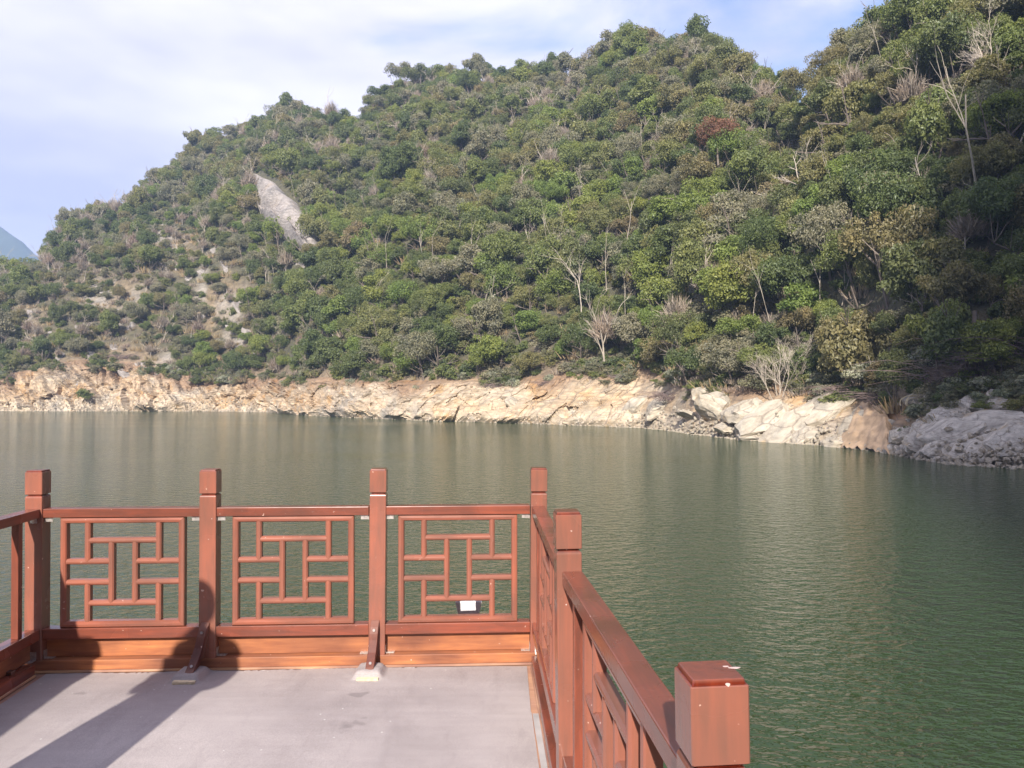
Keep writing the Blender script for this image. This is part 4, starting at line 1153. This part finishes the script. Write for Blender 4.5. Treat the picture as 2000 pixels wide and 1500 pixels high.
def mitre_frame(W, H_, w, d, parent, M):
    """four mitred members, each an own part"""
    out = []
    for (nm, p) in (('bottom', 0), ('top', 1), ('left', 2), ('right', 3)):
        bm = bmesh.new()
        def prof(u_, y, o, i):  # u along member
            return
        horiz = p < 2
        Lh = (W if horiz else H_) / 2
        sec = [(0.0, d / 2), (0.0, -d / 2 + .006), (w * .12, -d / 2 + .001), (w * .5, -d / 2 - .002), (w * .88, -d / 2 + .001), (w, -d / 2 + .008), (w, d / 2)]  # distance inward
        rings = []
        for sgn in (-1, 1):
            ring = []
            for t_, y in sec:
                l = sgn * (Lh - t_)
                if p == 0: co = (l, y, -H_ / 2 + t_)
                elif p == 1: co = (l, y, H_ / 2 - t_)
                elif p == 2: co = (-W / 2 + t_, y, l)
                else: co = (W / 2 - t_, y, l)
                ring.append(bm.verts.new(co))
            rings.append(ring)
        A_, B_ = rings; k = len(sec)
        for i in range(k): bm.faces.new((A_[i], A_[(i + 1) % k], B_[(i + 1) % k], B_[i]))
        bm.faces.new(A_); bm.faces.new(B_[::-1])
        bmesh.ops.recalc_face_normals(bm, faces=bm.faces)
        out.append(bm)
    return out

PW, PH = 0.80, 0.668       # lattice panel
def lattice(parent, M, PW=0.74):
    fr = mitre_frame(PW, PH, 0.037, 0.048, None, None)
    root = from_bm('lattice_panel', fr[0], M_BARX, parent, M)
    for j, bm in enumerate(fr[1:]):
        from_bm('frame_bar', bm, M_BARX if j == 0 else M_BARZ, root)
    w = 0.034; iw, ih = PW - w, PH - w
    U = lambda f: (f - .5) * iw
    V = lambda f: (.5 - f) * ih
    segs = []
    for f in (.2, .8):
        segs += [('z', U(f), V(0), V(.4)), ('z', U(f), V(.6), V(1))]
    for f in (.4, .6): segs.append(('z', U(f), V(.2), V(.8)))
    segs += [('x', V(.2), U(.2), U(.8)), ('x', V(.8), U(.2), U(.8))]
    for f in (.4, .6): segs += [('x', V(f), U(0), U(.4)), ('x', V(f), U(.6), U(1))]
    for ax, c_, a_, b_ in segs:
        ln = abs(a_ - b_) - w
        o = mesh_obj('bar', bar(ln, ax), root)
        mid = (a_ + b_) / 2
        o.location = (c_, -0.001, mid) if ax == 'z' else (mid, 0.0015, c_)
    return root

def bracket(parent, M, x, z, sx=1, flat=True):
    """small L-shaped steel angle plate with screws"""
    bm = bmesh.new()
    if flat:
        bm_box(bm, min(0, sx * .055), max(0, sx * .055), -.022, .018, 0, .003, .0006)
        bm_box(bm, min(0, sx * .003), max(0, sx * .003), -.022, .018, .003, .05, .0006)
        for k in (.02, .042): bmesh.ops.create_uvsphere(bm, u_segments=6, v_segments=4, radius=.0035, matrix=Matrix.Translation((sx * k, -.004, .004)))
    else:
        bm_box(bm, min(0, sx * .055), max(0, sx * .055), -.022, .018, -.003, 0, .0006)
        bm_box(bm, min(0, sx * .003), max(0, sx * .003), -.022, .018, -.03, -.003, .0006)
        bm_box(bm, min(sx * .003, sx * .05), max(sx * .003, sx * .05), -.0245, -.0215, -.026, -.001, .0004)
    o = from_bm('angle_plate', bm, M_STEEL, parent, M @ Matrix.Translation((x, 0, z)))
    return o

def bay(parent, a, b_, extra_bars=False, board=True, seed=0):
    """rails, boards and lattice between two post centres; local x runs a->b, y points off the deck"""
    a = Vector((*a, DZ)); b_ = Vector((*b_, DZ)); d = b_ - a; ln = d.length; ang = math.atan2(d.y, d.x)
    M = Matrix.Translation(a) @ Matrix.Rotation(ang, 4, 'Z')
    x0, x1 = 0.0505, ln - 0.0505; mid = ln / 2
    box_obj('handrail', x0, x1, -.040, .040, .937, .991, M_WX, parent, .004, M)
    box_obj('lower_rail', x0, x1, -.040, .040, .202, .266, M_WX, parent, .004, M)
    lattice(parent, M @ Matrix.Translation((mid, -0.004, (.937 + .2665) / 2)), 0.84 if extra_bars else 0.74)
    if board:
        box_obj('back_board', x0, x1, .012, .034, .081, .200, M_BOARD, parent, .002, M)
    if extra_bars:
        for xx_ in (0.215, ln - 0.215):
            box_obj('baluster', xx_ - .02, xx_ + .02, -.022, .020, .2665, .9365, M_WZ, parent, .003, M)
    bracket(parent, M, x0, .0815, 1); bracket(parent, M, x1, .0815, -1)
    bracket(parent, M, x0, .9365, 1, False); bracket(parent, M, x1, .9365, -1, False)
    return M, ln

def sill(parent, a, b_, e0, e1):
    a = Vector((*a, DZ)); b_ = Vector((*b_, DZ)); d = b_ - a; ln = d.length
    M = Matrix.Translation(a) @ Matrix.Rotation(math.atan2(d.y, d.x), 4, 'Z')
    box_obj('base_timber', -e0, ln + e1, -.054, .060, .020, .0795, M_BOARD if e0 == 0.0501 else M_WX, parent, .004, M)
    box_obj('ply_strip', -e0, ln + e1, -.060, .060, .0065, .0195, M_PLY, parent, .001, M)

def put_post(parent, key, tilt=(0, 0), yaw=0.0):
    o = mesh_obj('post', POSTME, parent); o.location = (*POSTS[key], DZ); o.rotation_euler = (R(tilt[0]), R(tilt[1]), yaw)
    return o
yawB = math.atan2(.15, 3.05)
back = empty('railing', (0, 0, 0))
tag(back, 'reddish brown wooden railing with three square lattice panels across the deck end', 'railing')
for k, tl in (('P1', (0, 0)), ('P2', (0, 0.1)), ('P3', (0, .35)), ('P4', (0, .3))): put_post(back, k, tl, yawB)
for a, b_ in (('P1', 'P2'), ('P2', 'P3'), ('P3', 'P4')):
    bay(back, POSTS[a], POSTS[b_])
sill(back, POSTS['P1'], POSTS['P4'], 0.0501, 0.052)
right = empty('railing', (0, 0, 0))
tag(right, 'reddish brown wooden railing running towards the viewer along the right deck edge', 'railing')
put_post(right, 'PM', (0, -.6), R(3.4)); put_post(right, 'PN', (0, -.9), R(4)).location.z -= .015; put_post(right, 'PR', (0, 0), R(4))
for a, b_ in (('P4', 'PM'), ('PM', 'PN'), ('PN', 'PR')):
    bay(right, POSTS[a], POSTS[b_], True)
sill(right, (POSTS['P4'][0] + .012, POSTS['P4'][1] - .11), POSTS['PM'], 0, 0.0)
sill(right, POSTS['PM'], POSTS['PR'], -0.001, 0.05)
leftr = empty('railing', (0, 0, 0))
tag(leftr, 'shaded wooden railing leaving the left frame edge at the corner post', 'railing')
for k in ('L1', 'L2', 'L3'): put_post(leftr, k, (0, 0), yawB)
for a, b_ in (('L1', 'P1'), ('L2', 'L1'), ('L3', 'L2')):
    bay(leftr, POSTS[a], POSTS[b_], True)
sill(leftr, POSTS['L3'], (POSTS['P1'][0] + .004, POSTS['P1'][1] - .115), 0.05, 0)

def chip(key, dx, dy, z, w_, h_, face, seed):
    """flake of bare pale wood / old white paint"""
    rr = random.Random(seed); bm = bmesh.new(); vs = []
    for k in range(9):
        a = k / 9 * 6.283; q = rr.uniform(.55, 1.0)
        vs.append((math.cos(a) * w_ * q, math.sin(a) * h_ * q))
    if face == 'top': v3 = [bm.verts.new((a, b_, 0)) for a, b_ in vs]
    else: v3 = [bm.verts.new((a, 0, b_)) for a, b_ in vs]
    f = bm.faces.new(v3); r = bmesh.ops.extrude_face_region(bm, geom=[f])
    bmesh.ops.translate(bm, verts=[v for v in r['geom'] if isinstance(v, bmesh.types.BMVert)], vec=(0, 0, .0006) if face == 'top' else (0, -.0006, 0))
    bmesh.ops.recalc_face_normals(bm, faces=bm.faces)
    o = from_bm('paint_chip', bm, M_CHIP, right if key in ('PM', 'PN') else back); o.location = (POSTS[key][0] + dx, POSTS[key][1] + dy, DZ + z); return o
M_CHIP = simple('bare_pale_chip', (.55, .42, .38), .7, 0, .15, 60)
chip('PN', .026, .006, 1.2087, .016, .005, 'top', 1); chip('PN', .012, .013, 1.2087, .006, .004, 'top', 2)
chip('PN', -.002, -.0502, 1.2005, .006, .004, 'front', 3)
for k, (dx, z) in enumerate(((-.02, .93), (.03, .925), (.01, .80), (-.03, .62))): chip('P2', dx, -.0502, z, .004, .003, 'front', 10 + k)
for k, (dx, z) in enumerate(((.01, .90), (-.02, .86), (.0, 1.15))): chip('PM', dx, -.0512, z, .004, .003, 'front', 20 + k)
# knee braces at P2 and P3
M_BOLT = simple('dull_bolt_steel', (.30, .26, .25), .5, .6, .2, 50)
def brace(key, lean):
    x, y = POSTS[key]
    e = empty('knee_brace', (x - .004, y - .05, DZ), yawB)
    bm = bmesh.new(); w = .0245
    outer = [(0.0, .296), (-.008, .292), (-.036, .262), (-.050, .225), (-.056, .19), (-.066, .16), (-.088, .125), (-.118, .092), (-.148, .066), (-.170, .05), (-.176, .022)]
    inner = [(-.056, .022), (-.0555, .081), (0.0, .082)]
    prof = outer + inner
    rings = []
    for sx in (-w, w):
        rings.append([bm.verts.new((sx + lean * (.3 - z), yy_, z)) for yy_, z in prof])
    A_, B_ = rings; k = len(prof)
    for i in range(k): bm.faces.new((A_[i], A_[(i + 1) % k], B_[(i + 1) % k], B_[i]))
    bm.faces.new(A_); bm.faces.new(B_[::-1]); bmesh.ops.recalc_face_normals(bm, faces=bm.faces)
    bmesh.ops.bevel(bm, geom=[ed for ed in bm.edges if abs(ed.verts[0].co.x - ed.verts[1].co.x) < .02 and (ed.calc_length() < .06)], offset=.002, segments=1, affect='EDGES')
    o = from_bm('brace_board', bm, M_BRACE, e)
    for (yy_, z, a) in ((-.0455, .246, 15), (-.136, .077, 52)):
        b2 = bmesh.new(); bmesh.ops.create_cone(b2, segments=14, radius1=.0085, radius2=.0085, depth=.006, cap_ends=True)
        q = from_bm('bolt', b2, M_BOLT, e); q.location = (lean * (.3 - z), yy_ - .002, z + .001); q.rotation_euler = (R(90 - a * .8), 0, 0)
    b3 = bmesh.new(); bm_box(b3, -.058 + lean * .3, .058 + lean * .3, -.235, -.07, .006, .040, .005)
    for v in b3.verts:
        if v.co.y < -.2: v.co.z = min(v.co.z, .022); v.co.x += (v.co.x - lean * .3) * .1
    from_bm('foot_block', b3, M_FOOT, e)
    return e
tag(brace('P2', -.16), 'dark curved knee brace bolted to the shadowed second post', 'brace')
tag(brace('P3', -.06), 'dark curved knee brace bolted to the sunlit third post', 'brace')

# deck slab, mat, hull
def poly_slab(name, pts, z0, z1, mat, label=None, kind=None, parent=None):
    bm = bmesh.new(); vs = [bm.verts.new((x, y, z1)) for x, y in pts]; f = bm.faces.new(vs)
    r = bmesh.ops.extrude_face_region(bm, geom=[f]); bmesh.ops.translate(bm, verts=[v for v in r['geom'] if isinstance(v, bmesh.types.BMVert)], vec=(0, 0, z0 - z1))
    bmesh.ops.recalc_face_normals(bm, faces=bm.faces)
    o = from_bm(name, bm, mat, parent); return tag(o, label, kind=kind)
poly_slab('deck_floor', [(-3.02, 4.80), (.30, 4.97), (.44, 1.4), (.60, -2.6), (-2.5, -2.6)], DZ - .14, DZ, M_PLY, 'bare wooden deck floor under the mat', 'structure')
bm = bmesh.new()
poly_slab('boat_hull', [(-3.3, 5.3), (.55, 5.45), (.95, -3.2), (-2.9, -3.2)], -.4, .9, M_HULL)
hull = bpy.data.objects['boat_hull']; tag(hull, 'dark painted pontoon hull carrying the wooden deck', 'boat')
box_obj('deck_post', -2.6, .2, -2.3, 4.3, .9, DZ - .141, M_HULL, hull, .01)

# mat: grid draped over the brace feet, right edge stops short of the timber
nx_, ny_ = 260, 420
gx = np.linspace(0, 1, nx_); gy = np.linspace(-2.5, 1, ny_)
ycol = np.linspace(-2.4, 4.76, ny_)
Pm = np.zeros((ny_, nx_, 3))
for r_ in range(ny_):
    y = ycol[r_]
    xl = np.interp(y, [-2.4, 4.69], [-2.48, -2.80]); xr = np.interp(y, [-2.4, 1.36, 3.09, 3.47, 4.07, 4.09, 4.8], [.36, .225, .137, .122, .104, .100, .092])
    xx_ = xl + (xr - xl) * gx
    ytop = 4.63 + (xx_ + 2.8) * .0492
    yy_ = np.minimum(y, ytop + 0.0 + .004 * np.sin(xx_ * 9))
    Pm[r_, :, 0] = xx_; Pm[r_, :, 1] = yy_
z = 0.0055 + 0.0022 * fbm(Pm[..., 0] * 2.2, Pm[..., 1] * 2.2, octaves=3, seed=140) + .0006 * fbm(Pm[..., 0] * 14, Pm[..., 1] * 14, octaves=2, seed=141)
z = np.maximum(z, 0.003)
for key, lean in (('P2', -.16), ('P3', -.06)):
    x, y = POSTS[key]; fx, fy = x + lean * .3, y - .05 - .15
    dx, dy = (Pm[..., 0] - fx), (Pm[..., 1] - fy)
    over = smooth(.098, .060, np.abs(dx)) * smooth(-.062, -.048, dy + 0 * dx) * smooth(.16, .10, dy)
    z += over * 0.041 + .006 * np.exp(-((dx / .14) ** 2 + (dy / .15) ** 2)) * (1 + .6 * fbm(Pm[..., 0] * 25, Pm[..., 1] * 25, octaves=2, seed=150))
Pm[..., 2] = DZ + z
me = grid_mesh('floor_mat', Pm)
tag(mesh_obj('floor_mat', me, mat=M_MAT), 'worn grey woven anti-slip mat covering the deck', 'mat')
# pale ribbed strip along the right timber
bm = bmesh.new()
def strip_x(y): return float(np.interp(y, [-2.4, 1.36, 3.09, 3.47, 4.07], [.363, .229, .141, .126, .108]))
for k in range(9):
    y0, y1 = -2.3, 4.05
    vs = []
    for (y, side) in ((y0, 0), (y0, 1), (y1, 1), (y1, 0)):
        wtot = .056 if y < 3 else .040
        xa = strip_x(y) + wtot * (k + side * .75) / 9; vs.append((xa, y))
    vv = [bm.verts.new((x, y, DZ + .011)) for x, y in vs]; vb = [bm.verts.new((x, y, DZ + .001)) for x, y in vs]
    bm.faces.new(vv)
    for i in range(4): bm.faces.new((vv[i], vb[i], vb[(i + 1) % 4], vv[(i + 1) % 4]))
bmesh.ops.recalc_face_normals(bm, faces=bm.faces)
tag(from_bm('ribbed_strip', bm, simple('pale_ribbed_plastic', (.50, .47, .45), .6, 0, .12, 12)), 'pale ribbed plastic strip between mat and right railing', 'strip')

# floodlight outside the third panel
fl = empty('floodlight', (POSTS['P3'][0] + .545, 5.20, DZ))
bm = bmesh.new()
for (z, wx, wy) in (): pass
prof = [(0.0, .066, .03), (.045, .078, .045), (.05, .078, .045), (.098, .089, .055), (.108, .086, .052)]
rings = []
for z, hx, hy in prof:
    rings.append([bm.verts.new((sx * hx, sy * hy, z)) for sx, sy in ((-1, -1), (1, -1), (1, 1), (-1, 1))])
for A_, B_ in zip(rings[:-1], rings[1:]):
    for i in range(4): bm.faces.new((A_[i], A_[(i + 1) % 4], B_[(i + 1) % 4], B_[i]))
bm.faces.new(rings[0][::-1]); bm.faces.new(rings[-1]); bmesh.ops.recalc_face_normals(bm, faces=bm.faces)
bmesh.ops.bevel(bm, geom=bm.edges[:], offset=.004, segments=2, affect='EDGES')
q = from_bm('housing', bm, M_WHITE, fl); q.location = (0, 0, .195)
bm = bmesh.new(); bm_box(bm, -.02, .02, -.01, .01, -.05, .20, .002); bm_box(bm, -.02, .02, -.20, .01, -.062, -.05, .002)
from_bm('bracket_arm', bm, M_RUST, fl)
tag(fl, 'white floodlight housing outside the railing behind the third panel', 'lamp')

# pink artificial flowers outside the left railing
fp = empty('flower_pot', (-3.02, 4.42, DZ + .16))
rg2 = random.Random(3)
bm = bmesh.new(); bmesh.ops.create_cone(bm, segments=18, radius1=.045, radius2=.065, depth=.12, cap_ends=True); q = from_bm('pot', bm, M_WHITE, fp); q.location = (0, 0, 0)
bm = bmesh.new(); bm_box(bm, -.02, .16, -.02, .02, -.075, -.061, .002); bm_box(bm, .08, .16, -.02, .02, -.16, -.075, .002); from_bm('shelf_bracket', bm, M_RUST, fp)
for k in range(14):
    bm = bmesh.new()
    for j in range(5):
        a = j / 5 * 6.28
        vs = [bm.verts.new(v) for v in ((0, 0, 0), (math.cos(a - .5) * .018, math.sin(a - .5) * .018, .008), (math.cos(a) * .026, math.sin(a) * .026, .012), (math.cos(a + .5) * .018, math.sin(a + .5) * .018, .008))]
        bm.faces.new(vs)
    q = from_bm('blossom', bm, M_PINK, fp); q.location = (rg2.gauss(0, .03), rg2.gauss(0, .03), .07 + rg2.uniform(0, .06)); q.rotation_euler = (rg2.uniform(0, 1.4), rg2.uniform(-.8, .8), rg2.uniform(0, 6))
tag(fp, 'small white pot of pink flowers outside the left railing', 'flower pot')

# ------------------------------------------------------------------ the person whose shadow falls on the deck
def skin_obj(name, verts, edges, radii, mat, parent, root=0, sub=2):
    me = bpy.data.meshes.new(name); me.from_pydata(verts, edges, []); me.materials.append(mat)
    o = mesh_obj(name, me, parent)
    md = o.modifiers.new('skin', 'SKIN'); sv = me.skin_vertices[0].data
    for i, r_ in enumerate(radii):
        sv[i].radius = r_ if isinstance(r_, tuple) else (r_, r_); sv[i].use_root = (i == root)
    md.use_smooth_shade = True
    s = o.modifiers.new('sub', 'SUBSURF'); s.levels = sub; s.render_levels = sub
    return o
PPX, PPY = -2.16, 2.62
pe = empty('person', (PPX, PPY, DZ + .008), R(6))
tag(pe, 'person in a dark knee-length coat standing at the left railing', 'person')
# bare figure: legs, trunk, neck
V_ = [(0, 0, .92), (0, 0, 1.12), (0, .01, 1.32), (0, 0, 1.45), (0, .01, 1.53),
      (.10, 0, .86), (.115, .02, .47), (.12, -.01, .09), (.125, .11, .035), (-.10, 0, .86), (-.12, .03, .47), (-.13, 0, .09), (-.14, .12, .035),
      (.17, 0, 1.39), (.20, -.02, 1.12), (.17, .12, 0.98), (-.17, 0, 1.39), (-.21, -.02, 1.12), (-.17, .12, 1.0)]
E_ = [(0, 1), (1, 2), (2, 3), (3, 4), (0, 5), (5, 6), (6, 7), (7, 8), (0, 9), (9, 10), (10, 11), (11, 12), (2, 13), (13, 14), (14, 15), (2, 16), (16, 17), (17, 18)]
Rr = [(.13, .10), (.13, .10), (.15, .10), .06, .052, .085, .058, .042, .038, .085, .058, .042, .038, .058, .045, .034, .058, .045, .034]
body = skin_obj('body', V_, E_, Rr, M_TROUSER, pe)
def lathe_ellipse(name, prof, mat, parent, seg=26):
    bm = bmesh.new(); rings = []
    for z, rx, ry, cy in prof: rings.append([bm.verts.new((math.cos(k / seg * 6.2832) * rx, cy + math.sin(k / seg * 6.2832) * ry, z)) for k in range(seg)])
    for A_, B_ in zip(rings[:-1], rings[1:]):
        for i in range(seg): bm.faces.new((A_[i], A_[(i + 1) % seg], B_[(i + 1) % seg], B_[i]))
    bm.faces.new(rings[0][::-1]); bm.faces.new(rings[-1])
    return from_bm(name, bm, mat, parent, sm=True)
lathe_ellipse('coat', [(.50, .215, .15, 0), (.52, .225, .16, 0), (.75, .205, .15, 0), (1.0, .175, .13, 0), (1.12, .17, .13, 0), (1.3, .195, .135, 0), (1.38, .185, .12, 0), (1.44, .11, .09, 0), (1.47, .075, .075, 0)], M_COAT, pe)
for sx in (-1, 1):
    skin_obj('sleeve', [(sx * .15, 0, 1.37), (sx * .205, -.02, 1.12), (sx * .17, .13, 0.99)], [(0, 1), (1, 2)], [.062, .055, .045], M_COAT, pe)
    hx = sx * .165
    Vh = [(hx, .19, 1.03), (hx, .26, 1.05), (hx - sx * .028, .31, 1.08), (hx - sx * .03, .345, 1.10), (hx - sx * .009, .32, 1.085), (hx - sx * .01, .36, 1.11), (hx + sx * .010, .318, 1.083), (hx + sx * .01, .355, 1.105), (hx + sx * .028, .305, 1.078), (hx + sx * .03, .335, 1.095), (hx - sx * .035, .235, 1.06), (hx - sx * .055, .262, 1.085)]
    skin_obj('hand', [(a_, b_ - .05, c_ - .04) for a_, b_, c_ in Vh], [(0, 1), (1, 2), (2, 3), (1, 4), (4, 5), (1, 6), (6, 7), (1, 8), (8, 9), (0, 10), (10, 11)], [.028, .030, .010, .008, .010, .008, .010, .008, .009, .007, .012, .009], M_SKIN, pe, 0, 1)
bm = bmesh.new(); bmesh.ops.create_uvsphere(bm, u_segments=28, v_segments=20, radius=1)
for v in bm.verts:
    x, y, z = v.co; jaw = 1 - .28 * max(0, -z)
    v.co = Vector((x * .077 * jaw, y * .096 * (1 - .1 * max(0, -z)) + .012 * max(0, -z), z * .118))
    if y > .8 and -.35 < z < .12 and abs(x) < .22: v.co.y += .016 * (1 - abs(x) / .22)
head = from_bm('head', bm, M_SKIN, pe, sm=True); head.location = (0, .02, 1.63)
for sx in (-1, 1):
    b2 = bmesh.new(); bmesh.ops.create_uvsphere(b2, u_segments=10, v_segments=8, radius=.011); q = from_bm('eye', b2, M_WHITE, head, sm=True); q.location = (sx * .030, .083, .005)
    b2 = bmesh.new(); bmesh.ops.create_uvsphere(b2, u_segments=10, v_segments=8, radius=1); q = from_bm('ear', b2, M_SKIN, head, sm=True); q.location = (sx * .078, -.005, -.005); q.scale = (.008, .018, .030)
b2 = bmesh.new(); bm_box(b2, -.022, .022, -.003, .003, -.004, .004, .002); q = from_bm('mouth', b2, M_PINK, head); q.location = (0, .092, -.060)
bm = bmesh.new(); bmesh.ops.create_uvsphere(bm, u_segments=28, v_segments=20, radius=1)
for v in bm.verts:
    x, y, z = v.co
    v.co = Vector((x * .088, y * .104 - .012, z * .124 + .012))
    if y > .25 and z < .45: v.co.y = min(v.co.y, .02); v.co *= .9
hair = from_bm('hair', bm, M_HAIR, pe, sm=True); hair.location = (0, .015, 1.635)

# ------------------------------------------------------------------ air haze
HZ = True
if HZ:
    bm = bmesh.new(); bm_box(bm, -1950, 1950, -1950, 1960, -5.2, 400)
    hm = bpy.data.materials.new('air'); hm.use_nodes = True; nt = hm.node_tree; nt.nodes.clear()
    out = nt.nodes.new('ShaderNodeOutputMaterial'); pv = nt.nodes.new('ShaderNodeVolumePrincipled')
    pv.inputs['Color'].default_value = (0.46, 0.64, 1.0, 1); pv.inputs['Density'].default_value = 0.00048; pv.inputs['Anisotropy'].default_value = 0.0
    nt.links.new(pv.outputs[0], out.inputs['Volume'])
    o = from_bm('haze', bm, hm); tag(o, 'thin pale haze in the air over the lake', kind='stuff')
